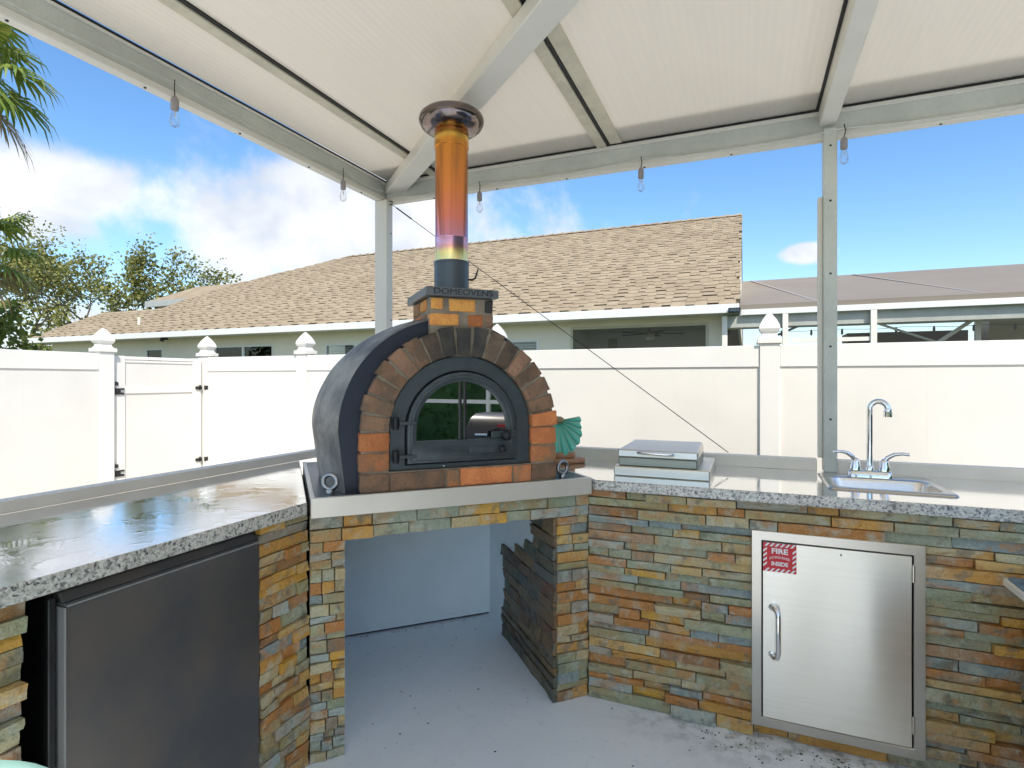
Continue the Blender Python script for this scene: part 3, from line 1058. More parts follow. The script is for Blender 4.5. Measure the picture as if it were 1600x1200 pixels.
# alcove lining
M(ON).box(EO0 - 0.003, 1.09, -3.058, -3.032, 0.001, 0.0125).build('joint', 'dirt', st)
M(ON).box(EO0 - 0.003, 1.09, -3.06, -3.02, 0.013, 0.866).build('back_panel', 'painted_wall', st)
M(ON).add([(EO1, NF - 0.004, 0.0), (1.090, -3.02, 0.0), (1.090, -3.02, 0.866), (EO1, NF - 0.004, 0.866), (EO1 + 0.003, NF - 0.004, 0.0), (1.0935, -3.02, 0.0), (1.0935, -3.02, 0.866), (EO1 + 0.003, NF - 0.004, 0.866)],
          [(0, 1, 2, 3), (4, 5, 6, 7), (0, 1, 5, 4), (1, 2, 6, 5), (2, 3, 7, 6), (3, 0, 4, 7)]).build('side_panel', 'painted_wall', st)
M(ON).box(EO0 - 0.0035, EO0, -3.02, NF - 0.004, 0.0, 0.866).build('side_panel', 'painted_wall', st)
# rough stones lining the right reveal, ending in a ragged line
r0, r1 = Vector(EP(EO1 - 0.001, NF + 0.012)), Vector(EP(1.089, -3.02))
ru = (r1 - r0).normalized()
rw = Vector((-ru.y, ru.x))
if rw.dot(Vector(ue)) > 0:
    rw = -rw


def rag(z, spans):
    if z > 0.60:
        lim = 0.27
    elif z > 0.46:
        lim = 0.27 + (0.60 - z) * 2.2
    else:
        lim = 0.66
    lim += rng.uniform(-0.012, 0.012) + 0.02 * math.sin(z * 17)
    return [(0.0, lim)]


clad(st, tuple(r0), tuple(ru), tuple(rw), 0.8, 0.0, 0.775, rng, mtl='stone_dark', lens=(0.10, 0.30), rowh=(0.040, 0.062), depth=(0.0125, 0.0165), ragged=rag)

# ------------------------------------------------------------------ pizza oven
ov = thing('pizza_oven', ON(0.638, -2.4, 0.868), 'domed wood fired pizza oven with brick arch front and orange heat tinted flue', 'pizza oven')
E0, Z0 = 0.638, 1.158
# steel base pan: lip strips round a dark top
M(ON).box(0.080, 1.193, -2.060, -2.042, 0.868, 0.938).build('base_pan_lip', 'pan_lip', ov, 0.002)
M(ON).box(0.080, 0.096, -2.98, -2.0605, 0.868, 0.938).build('base_pan_lip', 'pan_lip', ov, 0.002)
M(ON).box(1.177, 1.193, -2.98, -2.0605, 0.868, 0.938).build('base_pan_lip', 'pan_lip', ov, 0.002)
M(ON).box(0.0965, 1.1765, -2.98, -2.0605, 0.870, 0.934).build('base_pan', 'pan_top', ov)
# dome: stations (setback, half width, top height)
stn = [(0.00, 0.424, 0.428), (0.03, 0.434, 0.436), (0.10, 0.456, 0.443), (0.20, 0.482, 0.445), (0.32, 0.498, 0.440), (0.44, 0.495, 0.425),
       (0.56, 0.468, 0.390), (0.66, 0.425, 0.340), (0.75, 0.360, 0.270), (0.82, 0.275, 0.190), (0.86, 0.17, 0.10), (0.875, 0.06, 0.03)]
ED = 0.600
NSH = -2.105
NA = 44
rings = []
for s, hw, th in stn:
    ring = []
    for k in range(NA + 1):
        a = math.pi * k / NA
        x = -hw * math.cos(a)
        z = Z0 + th * math.sin(a)
        # lumpy hand-finished skin
        dn = mnoise.noise(Vector((x * 6, s * 6, z * 6))) * 0.004 * (1 if s > 0.02 else 0)
        ring.append((ED + x * (1 + dn), NSH - s, z + dn))
    base = 0.9345
    k0 = 7
    left = [(ring[0][0] * 1.0 + (ED - ring[0][0]) * 0.06 * (1 - j / k0), ring[0][1], base + (Z0 - base) * j / k0) for j in range(k0)]
    right = [(ring[-1][0] + (ED - ring[-1][0]) * 0.06 * (1 - j / k0), ring[-1][1], base + (Z0 - base) * j / k0) for j in range(k0 - 1, -1, -1)]
    rings.append(left + ring + right)
M(ON).loft(rings, cap=False, closed=False).build('dome', 'dome', ov, smooth=50)
fr = rings[0]
inn = [(ED + (p[0] - ED) * 0.80, p[1] - 0.001, max(0.9345, Z0 + (p[2] - Z0) * (0.80 if p[2] > Z0 else 1.0))) for p in fr]
M(ON).loft([[(p[0], p[1] + 0.001, p[2]) for p in fr], inn], cap=False, closed=False).build('dome_front_flange', 'dome_face', ov, smooth=60)

# brick arch
BF, BB = -2.058, -2.150
RI, RO = 0.286, 0.394
NV = 17
vcol = ['br_g', 'br_g', 'br_t', 'br_g', 'br_t', 'br_g', 'br_d', 'br_k', 'br_k', 'br_k', 'br_d', 'br_d', 'br_t', 'br_g', 'br_t', 'br_g', 'br_o']
rng = random.Random(3)
for i in range(NV):
    a0 = math.pi - math.pi * i / NV
    a1 = math.pi - math.pi * (i + 1) / NV
    gap = 0.0038
    ro = RO + rng.uniform(-0.010, 0.008)
    jit = rng.uniform(-0.004, 0.004)
    ri = RI + rng.uniform(-0.001, 0.002)
    bf = BF + rng.uniform(-0.006, 0.006)
    if i == NV - 1:
        ro += 0.008
        bf += 0.004
    pts = []
    for r in (ri, ro):
        for a, sg in ((a0, -1), (a1, 1)):
            da = sg * gap * (0.6 + 1.2 * (r > 0.3)) / r + jit
            pts.append((E0 + r * math.cos(a + da), Z0 + r * math.sin(a + da)))
    q = [pts[0], pts[2], pts[3], pts[1]]
    m = M(ON)
    m.add([(x, bf, z) for x, z in q] + [(x, BB, z) for x, z in q], [(0, 1, 2, 3), (7, 6, 5, 4), (0, 4, 5, 1), (1, 5, 6, 2), (2, 6, 7, 3), (3, 7, 4, 0)])
    m.build('brick', vcol[i], ov, bevel=0.004, seg=2, smooth=50)
jh = (Z0 - 0.938) / 3
jl = ['br_g', 'br_m', 'br_o']
jr = ['br_g', 'br_m', 'br_o']
for sgn, cols in ((-1, jl), (1, jr)):
    for k in range(3):
        e0, e1 = sorted((E0 + sgn * RI, E0 + sgn * (RO + rng.uniform(-0.004, 0.005))))
        M(ON).box(e0, e1, BB, BF + rng.uniform(-0.003, 0.004), 0.938 + jh * k + 0.003, 0.938 + jh * (k + 1) - 0.003).build('brick', cols[k], ov, bevel=0.004, seg=2, smooth=50)
sill = [(-RI + 0.004, -0.075, 'br_g'), (-0.069, -0.02, 'br_m'), (-0.014, 0.20, 'br_o'), (0.206, RI - 0.004, 'br_m')]
for a, b, c in sill:
    M(ON).box(E0 + a, E0 + b, BB, BF + rng.uniform(-0.003, 0.002), 0.940, 1.006).build('brick', c, ov, bevel=0.004, seg=2, smooth=50)
# mortar behind the bricks
mo = []
for r in (RI + 0.001, RO - 0.008):
    ring = [(E0 - r, 0.9385)] + [(E0 + r * math.cos(math.pi - math.pi * k / 34), Z0 + r * math.sin(math.pi * k / 34)) for k in range(35)] + [(E0 + r, 0.9385)]
    mo.append(ring)
m = M(ON)
n = len(mo[0])
vv = [(x, BF - 0.0055, z) for x, z in mo[0]] + [(x, BF - 0.0055, z) for x, z in mo[1]] + [(x, BB + 0.003, z) for x, z in mo[0]] + [(x, BB + 0.003, z) for x, z in mo[1]]
ff = []
for k in range(n - 1):
    ff += [(k, k + 1, n + k + 1, n + k), (2 * n + k, 2 * n + k + 1, 3 * n + k + 1, 3 * n + k), (n + k, n + k + 1, 3 * n + k + 1, 3 * n + k), (k, k + 1, 2 * n + k + 1, 2 * n + k)]
m.add(vv, ff)
m.build('mortar', 'mortar', ov)
M(ON).box(E0 - RI, E0 + RI, BB + 0.004, BF - 0.0055, 0.9385, 1.010).build('mortar', 'mortar', ov)


def arch_pts(hw, zb, zs, n=24, e0=E0):
    return [(e0 - hw, zb)] + [(e0 - hw * math.cos(math.pi * k / n), zs + hw * math.sin(math.pi * k / n)) for k in range(n + 1)] + [(e0 + hw, zb)]


def arch_frame(out, inn_, n0, n1):
    """ring between two arch outlines, n0 (back) to n1 (front)"""
    k = len(out)
    v = [(x, n1, z) for x, z in out] + [(x, n1, z) for x, z in inn_] + [(x, n0, z) for x, z in out] + [(x, n0, z) for x, z in inn_]
    f = []
    for i in range(k):
        j = (i + 1) % k
        f += [(i, j, k + j, k + i), (2 * k + j, 2 * k + i, 3 * k + i, 3 * k + j), (i, 2 * k + i, 2 * k + j, j), (k + i, k + j, 3 * k + j, 3 * k + i)]
    return M(ON).add(v, f)


# iron plate and door
arch_frame(arch_pts(0.284, 1.010, Z0), arch_pts(0.2235, 1.030, 1.160), -2.12, -2.078).build('iron_plate', 'iron', ov, bevel=0.003, smooth=40)
arch_frame(arch_pts(0.2225, 1.031, 1.160), arch_pts(0.2195, 1.034, 1.160), -2.12, -2.096).build('door_gap', 'iron_dark', ov)
dr = arch_frame(arch_pts(0.2190, 1.0345, 1.160), arch_pts(0.184, 1.117, 1.158), -2.100, -2.062).build('oven_door', 'iron', ov, bevel=0.004, seg=2, smooth=45)
arch_frame(arch_pts(0.206, 1.045, 1.160), arch_pts(0.196, 1.109, 1.158), -2.0618, -2.056).build('door_moulding', 'iron', dr, bevel=0.002, smooth=45)
gp = arch_pts(0.1838, 1.1175, 1.158)
M(ON).add([(x, -2.080, z) for x, z in gp], [tuple(range(len(gp)))]).build('glass_pane', 'oven_glass', dr)
cav = arch_pts(0.26, 1.03, 1.158)
M(ON).loft([[(x, -2.121, z) for x, z in cav], [(x, -2.75, z) for x, z in cav]], cap=False).add([(x, -2.75, z) for x, z in cav], [tuple(range(len(cav)))]).build('oven_chamber', 'iron_dark', ov)
for de in (-0.013, 0.007):
    M(ON).box(E0 + de, E0 + de + 0.006, -2.079, -2.068, 1.118, 1.341).build('reflected_pole_bar', 'iron_dark', dr)  # dark bars standing in for a pole reflected in the glass
# lower door band: draught slot with its slider knob, raised foliage plaque, fittings
M(ON).box(E0 + 0.02, E0 + 0.175, -2.0617, -2.0600, 1.062, 1.094).build('draught_slot', 'iron_dark', dr)
M(ON).box(E0 + 0.022, E0 + 0.148, -2.0597, -2.054, 1.064, 1.090).build('draught_slide', 'iron', dr, bevel=0.002)
for (e, z, r) in ((E0 + 0.146, 1.080, 0.0155), (E0 + 0.163, 1.132, 0.0215)):
    M(ON).tube([(e, -2.060, z), (e, -2.036, z)], 0.006, 8).sphere((e, -2.026, z), r, 14, 9).build('knob', 'iron_dark', dr, smooth=60)
M(ON).box(E0 + 0.11, E0 + 0.215, -2.060, -2.050, 1.122, 1.146).build('latch_bar', 'iron', dr, bevel=0.003)
for k in range(9):
    e = E0 - 0.165 + k * 0.0185
    M(ON).sphere((e, -2.0615, 1.076 + 0.004 * (k % 3)), 0.0095, 8, 6, (1, 0.4, 0.75)).build('door_ornament', 'iron', dr, smooth=60)
for k in (-0.18, 0.19):
    M(ON).sphere((E0 + k, -2.0615, 1.066), 0.004, 8, 6).build('rivet', 'steel', dr)
M(ON).sphere((E0 - 0.075, -2.077, 1.019), 0.004, 8, 6).build('rivet', 'steel', ov)
for z in (1.188, 1.064):
    M(ON).tube([(E0 - 0.262, -2.060, z - 0.022), (E0 - 0.262, -2.060, z + 0.022)], 0.011, 10).box(E0 - 0.275, E0 - 0.249, -2.077, -2.062, z - 0.016, z + 0.016).build('hinge', 'iron_dark', ov, smooth=40)
    M(ON).box(E0 - 0.250, E0 - 0.185, -2.0615, -2.053, z - 0.006, z + 0.006).build('hinge_strap', 'iron', ov, bevel=0.002)

# chimney block
CE0, CE1, CN0, CN1, CZ0, CZ1 = 0.505, 0.763, -2.375, -2.066, 1.44, 1.666
M(ON).box(CE0 + 0.003, CE1 - 0.003, CN0 + 0.003, CN1 - 0.004, CZ0, CZ1).build('chimney_core', 'mortar', ov, bevel=0.003)
fb = [(0.004, 0.052, 1.618, 1.661, 'br_y'), (0.075, 0.182, 1.612, 1.661, 'br_y'), (0.222, 0.254, 1.612, 1.661, 'br_k'),
      (0.003, 0.115, 1.556, 1.603, 'br_y'), (0.152, 0.214, 1.556, 1.602, 'br_o'), (0.224, 0.255, 1.552, 1.603, 'br_g')]
for a, b, z0, z1, c in fb:
    M(ON).box(CE0 + a, CE0 + b, CN1 - 0.05, CN1 + rng.uniform(-0.001, 0.003), z0, z1).build('brick', c, ov, bevel=0.005, seg=2, smooth=50)
for a, b, z0, z1, c in [(0.062, 0.15, 1.618, 1.661, 'br_y'), (0.185, 0.29, 1.612, 1.661, 'br_m'), (0.06, 0.13, 1.552, 1.605, 'br_t'), (0.16, 0.25, 1.552, 1.603, 'br_o'), (0.27, 0.305, 1.552, 1.603, 'br_m')]:
    M(ON).box(CE0 - 0.003, CE0 + 0.05, CN1 - b, CN1 - a, z0, z1).build('brick', c, ov, bevel=0.005, seg=2, smooth=50)
    M(ON).box(CE1 - 0.05, CE1 + 0.003, CN1 - b, CN1 - a, z0, z1).build('brick', c, ov, bevel=0.005, seg=2, smooth=50)
cp = M(ON).box(0.486, 0.776, -2.392, -2.046, 1.667, 1.700).build('chimney_cap', 'cap_plate', ov, bevel=0.002)
tv2, tf2 = text_faces('DOMEOVENS', 0.032, 0.0, 1.0)
wd = max(p[0] for p in tv2) - min(p[0] for p in tv2)
sx = 0.235 / wd
lt = M(lambda a, b, c: ON(0.633 + a * sx, -2.0455 + c, 1.6835 + b))
for k, (oa, ob) in enumerate(((0, 0), (0.0012, 0.0004), (-0.0012, -0.0004))):
    lt.add([(p[0] + oa / sx, p[1] + ob, 0.00012 * k) for p in tv2], tf2)
lt.build('lettering', 'dark_print', cp, recalc=False)
# flue
FE, FN = 0.634, -2.220
M(ON).lathe((FE, FN), [(0.0715, 1.701), (0.0715, 1.822), (0.0735, 1.823), (0.0735, 1.832), (0.067, 1.833)], 40).build('flue_collar', 'collar', ov, smooth=40)
M(ON).lathe((FE, FN), [(0.0675, 1.8335), (0.0675, 1.925), (0.0685, 1.928), (0.0675, 1.931), (0.0675, 2.300)], 40).build('flue_pipe', 'flue', ov, smooth=40)
M(ON).lathe((FE, FN), [(0.0685, 2.298), (0.0705, 2.300), (0.0705, 2.362), (0.066, 2.372)], 40).build('flue_collar', 'flue', ov, smooth=40)
M(ON).lathe((FE, FN), [(0.062, 2.366), (0.088, 2.369), (0.108, 2.376), (0.123, 2.388), (0.132, 2.404), (0.1345, 2.417), (0.130, 2.431), (0.115, 2.444), (0.086, 2.453), (0.045, 2.458), (0.01, 2.459)], 48).build('flue_cap', 'flue_cap', ov, smooth=60)
hk = [(FE + 0.071, FN + 0.01, 1.765), (FE + 0.086, FN + 0.012, 1.764), (FE + 0.098, FN + 0.014, 1.772), (FE + 0.104, FN + 0.016, 1.792), (FE + 0.110, FN + 0.018, 1.812)]
M(ON).tube(hk, [0.004, 0.004, 0.004, 0.0035, 0.002], 8).build('hook', 'iron_dark', ov, smooth=50)
# lifting eyes on the pan corners
for (e, n_, tw) in ((0.150, -2.125, 0.5), (1.085, -2.10, -0.25)):
    m = M()
    c = Vector(ON(e, n_, 0.978))
    ax = (Vector((ue[0], ue[1], 0)) * math.cos(tw) + Vector((ve[0], ve[1], 0)) * math.sin(tw)).normalized()
    m.torus(c, ax, (0, 0, 1), 0.026, 0.0085, 24, 10)
    m.lathe((c.x, c.y), [(0.015, 0.934), (0.016, 0.944), (0.011, 0.953)], 14)
    m.build('lifting_eye', 'steel_eye', ov, smooth=60)

# ------------------------------------------------------------------ storage cabinet (stainless door)
cb_ = thing('storage_cabinet', (0.29, 2.30, 0.045), 'stainless built-in cabinet with a red fire sticker, set in slate wall', 'cabinet')
CY = 2.296
x0, x1, z0, z1 = CABX0, CABX1, CABZ0, CABZ1
fw = 0.036
m = M()
o4 = [(x0, z0), (x1, z0), (x1, z1), (x0, z1)]
i4 = [(x0 + fw, z0 + fw), (x1 - fw, z0 + fw), (x1 - fw, z1 - fw), (x0 + fw, z1 - fw)]
v = [(a, CY, b) for a, b in o4] + [(a, CY, b) for a, b in i4] + [(a, CY + 0.03, b) for a, b in o4] + [(a, CY + 0.03, b) for a, b in i4]
f = []
for i in range(4):
    j = (i + 1) % 4
    f += [(i, j, 4 + j, 4 + i), (8 + i, 8 + j, 12 + j, 12 + i), (i, j, 8 + j, 8 + i), (4 + i, 4 + j, 12 + j, 12 + i)]
m.add(v, f).build('frame', 'steel_bright', cb_, bevel=0.002)
M().box(x0 + fw - 0.002, x1 - fw + 0.002, CY + 0.028, CY + 0.036, z0 + fw - 0.002, z1 - fw + 0.002).build('gap_shadow_board', 'gasket', cb_)
# door skin, faintly bowed like sheet steel
nx_, nz_ = 18, 14
dx0, dx1, dz0, dz1 = x0 + fw + 0.004, x1 - fw - 0.005, z0 + fw + 0.004, z1 - fw - 0.004
v, f = [], []
for j in range(nz_ + 1):
    for i in range(nx_ + 1):
        a, b = i / nx_, j / nz_
        bow = 0.0038 * math.sin(math.pi * a) ** 1 * (0.6 + 0.4 * math.sin(math.pi * b)) + 0.0034 * math.sin(3.1 * math.pi * a + 0.6) * math.sin(math.pi * b)
        v.append((dx0 + (dx1 - dx0) * a, CY - 0.001 - bow, dz0 + (dz1 - dz0) * b))
for j in range(nz_):
    for i in range(nx_):
        k = j * (nx_ + 1) + i
        f.append((k, k + 1, k + nx_ + 2, k + nx_ + 1))
dm = M().add(v, f)
rim = [(dx0, dz0), (dx1, dz0), (dx1, dz1), (dx0, dz1)]
for i in range(4):
    a, b = rim[i], rim[(i + 1) % 4]
    dm.add([(a[0], CY - 0.001, a[1]), (b[0], CY - 0.001, b[1]), (b[0], CY + 0.02, b[1]), (a[0], CY + 0.02, a[1])], [(0, 1, 2, 3)])
dp = dm.build('door_panel', 'door_steel', cb_, smooth=35)
uv = dp.data.uv_layers.new(name='UVMap')
for lp_ in dp.data.loops:
    q_ = dp.data.vertices[lp_.vertex_index].co
    uv.data[lp_.index].uv = (q_.x, q_.z)
hx = 0.100
hp = [(hx - 0.012, CY - 0.004, 0.505), (hx - 0.006, CY - 0.026, 0.503), (hx + 0.004, CY - 0.040, 0.495), (hx + 0.006, CY - 0.044, 0.480), (hx + 0.006, CY - 0.044, 0.345), (hx + 0.004, CY - 0.040, 0.330), (hx - 0.006, CY - 0.026, 0.322), (hx - 0.012, CY - 0.004, 0.320)]
M().tube(hp, [0.011, 0.010, 0.009, 0.0085, 0.0085, 0.009, 0.010, 0.011], 12).build('handle', 'chrome', cb_, smooth=60)
for z in (0.325, 0.50):
    M().sphere((hx - 0.012, CY - 0.004, z), 0.014, 12, 8, (1, 0.4, 1)).build('handle_foot', 'chrome', cb_, smooth=60)
for za, zb in ((0.655, 0.715), (0.135, 0.195)):
    M().tube([(x1 - fw - 0.001, CY - 0.005, za), (x1 - fw - 0.001, CY - 0.005, zb)], 0.0048, 10).build('hinge', 'steel_bright', cb_, smooth=50)
M().sphere((0.31, CY - 0.006, 0.722), 0.003, 8, 6).build('rivet', 'screw', cb_)
# sticker
SX0, SX1, SZ0, SZ1 = 0.056, 0.168, 0.634, 0.741
SY = CY - 0.0062
stk = M().box(SX0, SX1, SY, SY + 0.0012, SZ0, SZ1).build('warning_sticker', 'red', cb_, label='red and white FIRE EXTINGUISHER INSIDE sticker')
bw = 0.0125
nst = 6
SL = 0.011
for k in range(nst):
    a = SX0 + 0.004 + k * (SX1 - SX0 - 0.008) / nst
    for zz in (SZ1 - bw - 0.0006, SZ0 + 0.0006):
        M().add([(a, SY - 0.0006, zz), (a + 0.0085, SY - 0.0006, zz), (min(SX1 - 0.0005, a + 0.0085 + SL), SY - 0.0006, zz + bw), (a + SL, SY - 0.0006, zz + bw)], [(0, 1, 2, 3)]).build('stripe', 'white_print', stk)
for k in range(4):
    zz = SZ0 + bw + 0.004 + k * (SZ1 - SZ0 - 2 * bw - 0.01) / 4
    for a in (SX0 + 0.0006, SX1 - bw - 0.0006):
        M().add([(a, SY - 0.0006, zz), (a, SY - 0.0006, zz + 0.0085), (a + bw, SY - 0.0006, zz + 0.0085 + 0.011), (a + bw, SY - 0.0006, zz + 0.011)], [(0, 1, 2, 3)]).build('stripe', 'white_print', stk)


def label_text(body, size, width, cz, arc=0.0, bold=0.0006):
    tv_, tf_ = text_faces(body, size, bold)
    wd_ = max(p[0] for p in tv_) - min(p[0] for p in tv_)
    s_ = width / wd_
    cx_ = (SX0 + SX1) / 2
    M(lambda a, b, c: (cx_ + a * s_, SY - 0.0007, cz + b - arc * (a * s_ / (width / 2)) ** 2)).add(tv_, tf_).build('lettering', 'white_print', stk, recalc=False)


label_text('FIRE', 0.027, 0.055, 0.711, 0, 0.0010)
label_text('EXTINGUISHER', 0.012, 0.068, 0.689, 0.006, 0.0001)
label_text('INSIDE', 0.020, 0.056, 0.664, 0, 0.0008)

# ------------------------------------------------------------------ side burner
sb = thing('side_burner', (-0.34, 2.6, 0.93), 'stainless side burner box with closed handled lid on the granite counter', 'side burner')
M().box(-0.538, -0.140, 2.424, 2.86, 0.9305, 0.973).build('base_box', 'matt_steel', sb, 0.004)
M().box(-0.520, -0.190, 2.436, 2.80, 0.9735, 1.012).build('lid', 'lid_steel', sb, 0.004)
M().add([(-0.522, 2.432, 1.0125), (-0.188, 2.432, 1.0125), (-0.188, 2.81, 1.0125), (-0.522, 2.81, 1.0125), (-0.522, 2.437, 1.044), (-0.188, 2.437, 1.044), (-0.195, 2.80, 1.052), (-0.515, 2.80, 1.052)],
        [(0, 1, 2, 3), (4, 5, 6, 7), (0, 1, 5, 4), (1, 2, 6, 5), (2, 3, 7, 6), (3, 0, 4, 7)]).build('lid_top', 'matt_steel', sb, 0.004)
M().tube([(-0.430, 2.433, 1.036), (-0.430, 2.405, 1.038), (-0.424, 2.398, 1.038), (-0.292, 2.398, 1.034), (-0.286, 2.405, 1.034), (-0.286, 2.433, 1.032)], 0.0065, 10).build('handle', 'chrome', sb, smooth=60)

# ------------------------------------------------------------------ seashell ornament
sh = thing('seashell_ornament', (-0.86, 2.70, 0.93), 'teal scallop shell ornament on a reddish wooden base beside the oven', 'ornament')
SCX, SCZ = -0.872, 1.150
view = Vector((0.86, -2.7, 0)).normalized()     # the shell faces the patio
sr = Vector((-view.y, view.x, 0))
if sr.x < 0:
    sr = -sr
so = Vector((-0.885, 2.70, 0.0))


def SHX(a, b, z):
    q = so + sr * a + view * b
    return (q.x, q.y, z)


NR, NT_ = 14, 13
v, f = [], []
cols_ = NT_ * 6 + 1
for i in range(NR + 1):
    t = i / NR
    for j in range(cols_):
        ph = j / (cols_ - 1)
        ang = R(-200) + R(212) * ph
        rib = abs(math.sin(ph * NT_ * math.pi))
        r = 0.016 + t * (0.094 + 0.006 * rib) * (1.0 + 0.62 * max(0.0, -math.sin(ang + 0.15)))
        x = r * math.cos(ang)
        z = 1.142 + r * math.sin(ang)
        bulge = 0.050 * math.sin(min(1, t * 1.0) * math.pi * 0.55) + 0.016 * (rib - 0.5) * t
        v.append((x, bulge, z))
for i in range(NR):
    for j in range(cols_ - 1):
        k = i * cols_ + j
        f.append((k, k + 1, k + cols_ + 1, k + cols_))
vb = [(x, y - 0.008, z) for x, y, z in v]
n0 = len(v)
allv = v + vb
allf = f + [tuple(n0 + i for i in reversed(q)) for q in f]
for j in range(cols_ - 1):
    k = NR * cols_ + j
    allf.append((k, k + 1, n0 + k + 1, n0 + k))
M(SHX).add(allv, allf).build('shell', 'teal', sh, smooth=60)
for j in range(NT_ + 1):
    ph = j / NT_
    pts = []
    for i in range(2, NR + 1):
        k = i * cols_ + j * 6
        x, y, z = v[k]
        pts.append((x, y + 0.004, z))
    M(SHX).tube(pts, [0.0012 + 0.0024 * q / len(pts) for q in range(len(pts))], 6).build('rib', 'teal_pale', sh, smooth=60)
M(SHX).sphere((0.0, 0.012, 1.145), 0.032, 14, 8, (1.0, 0.5, 0.62)).build('shell_hinge', 'shell_top', sh, smooth=60)
M(SHX).prism([(0.085 * math.cos(a) * (1 + 0.06 * math.sin(5 * a)), 0.060 * math.sin(a)) for a in [2 * math.pi * k / 28 for k in range(28)]], 0.957, 0.985).build('pedestal', 'driftwood', sh, bevel=0.006, seg=2, smooth=60)
M(SHX).prism([(0.135 * math.cos(a) * (1 + 0.04 * math.sin(7 * a)), 0.075 * math.sin(a)) for a in [2 * math.pi * k / 36 for k in range(36)]], 0.9305, 0.956).build('plinth', 'driftwood', sh, bevel=0.007, seg=2, smooth=60)

# ------------------------------------------------------------------ sink
sk = thing('sink', (0.495, 2.62, 0.93), 'small stainless drop-in sink in the granite counter', 'sink')


def rrect(x0, x1, y0, y1, r, n=5):
    pts = []
    for cx_, cy_, a0 in ((x1 - r, y1 - r, 0), (x0 + r, y1 - r, 90), (x0 + r, y0 + r, 180), (x1 - r, y0 + r, 270)):
        for k in range(n + 1):
            a = R(a0 + 90 * k / n)
            pts.append((cx_ + r * math.cos(a), cy_ + r * math.sin(a)))
    return pts


ro_ = rrect(0.288, 0.702, 2.440, 2.822, 0.02)
ri0 = rrect(0.322, 0.668, 2.474, 2.712, 0.05)
ri1 = rrect(0.326, 0.664, 2.478, 2.708, 0.05)
rb = rrect(0.345, 0.645, 2.497, 2.689, 0.05)
M().loft([[(x, y, 0.9305) for x, y in ro_], [(x, y, 0.9355) for x, y in rrect(0.291, 0.699, 2.443, 2.819, 0.02)], [(x, y, 0.9375) for x, y in rrect(0.297, 0.693, 2.449, 2.813, 0.02)],
          [(x, y, 0.9375) for x, y in rrect(0.318, 0.672, 2.470, 2.716, 0.05)], [(x, y, 0.935) for x, y in ri0]], cap=False).build('rim', 'steel_bright', sk, smooth=40)
M().loft([[(x, y, 0.935) for x, y in ri0], [(x, y, 0.925) for x, y in ri1], [(x, y, 0.80) for x, y in rb]], cap=False).add([(x, y, 0.80) for x, y in rb], [tuple(range(len(rb)))]).build('basin', 'steel', sk, smooth=40)
M().lathe((0.495, 2.593), [(0.03, 0.8005), (0.03, 0.803), (0.02, 0.8035)], 18).build('drain', 'chrome', sk, smooth=40)

# ------------------------------------------------------------------ faucet
fa = thing('faucet', (0.483, 2.765, 0.9375), 'chrome gooseneck faucet with two lever handles behind the sink', 'faucet')
FX, FY = 0.480, 2.765
M().loft([[(x, y, 0.9378) for x, y in rrect(FX - 0.082, FX + 0.082, FY - 0.026, FY + 0.026, 0.02)], [(x, y, 0.958) for x, y in rrect(FX - 0.080, FX + 0.080, FY - 0.024, FY + 0.024, 0.02)],
          [(x, y, 0.964) for x, y in rrect(FX - 0.074, FX + 0.074, FY - 0.018, FY + 0.018, 0.015)]]).build('base_plate', 'chrome', fa, smooth=50)
M().lathe((FX, FY), [(0.017, 0.9645), (0.017, 0.980), (0.013, 0.986)], 18).build('spout_collar', 'chrome', fa, smooth=40)
pts = [(FX, FY, 0.984), (FX, FY, 1.10), (FX, FY, 1.222)]
sdir = Vector((0.92, -0.39, 0)).normalized()
for k in range(1, 11):
    a = math.pi * k / 10 * 0.94
    q = Vector((FX, FY, 1.222)) + sdir * (0.033 - 0.033 * math.cos(a)) + Vector((0, 0, 0.036 * math.sin(a)))
    pts.append(tuple(q))
M().tube(pts, 0.0115, 14).build('spout', 'chrome', fa, smooth=60)
q = Vector(pts[-1])
M().lathe((q.x, q.y), [(0.0115, q.z + 0.002), (0.014, q.z - 0.004), (0.014, q.z - 0.012), (0.0165, q.z - 0.014), (0.0165, q.z - 0.034), (0.013, q.z - 0.035)], 18).build('aerator', 'chrome', fa, smooth=40)
for sg in (-1, 1):
    hx_ = FX + sg * 0.052
    M().lathe((hx_, FY), [(0.023, 0.9645), (0.0225, 0.974), (0.019, 0.985), (0.016, 1.000), (0.013, 1.010), (0.006, 1.016)], 18).build('handle_body', 'chrome', fa, smooth=60)
    lv = [(hx_, FY, 1.002), (hx_ + sg * 0.012, FY - 0.004, 1.022), (hx_ + sg * 0.034, FY - 0.010, 1.037), (hx_ + sg * 0.060, FY - 0.016, 1.042), (hx_ + sg * 0.085, FY - 0.022, 1.040)]
    M().tube(lv, [0.010, 0.0095, 0.008, 0.0065, 0.006], 10).build('lever', 'chrome', fa, smooth=60)

# ------------------------------------------------------------------ right wing: low ledge with blue top (edge of the frame)
lw_ = thing('stone_ledge', (1.15, 1.55, 0.0), 'low slate ledge with sky reflection painted blue on its top against the long counter', 'ledge')
M().box(0.842, 1.95, 0.2, 2.279, 0.0, 0.686).build('core', 'mortar_soot', lw_)
rng = random.Random(41)
clad(lw_, (0.8425, 2.279), (0, -1), (-1, 0), 1.2, 0.0, 0.684, rng)
M().prism(rrect(0.757, 1.96, 0.2, 2.276, 0.02), 0.688, 0.712).build('top_edge', 'alu', lw_, bevel=0.004)
M().prism(rrect(0.767, 1.95, 0.21, 2.266, 0.02), 0.7125, 0.716).build('sky_tinted_top', 'sky_blue_top', lw_)  # the blue colour stands in for sky mirrored in the ledge top

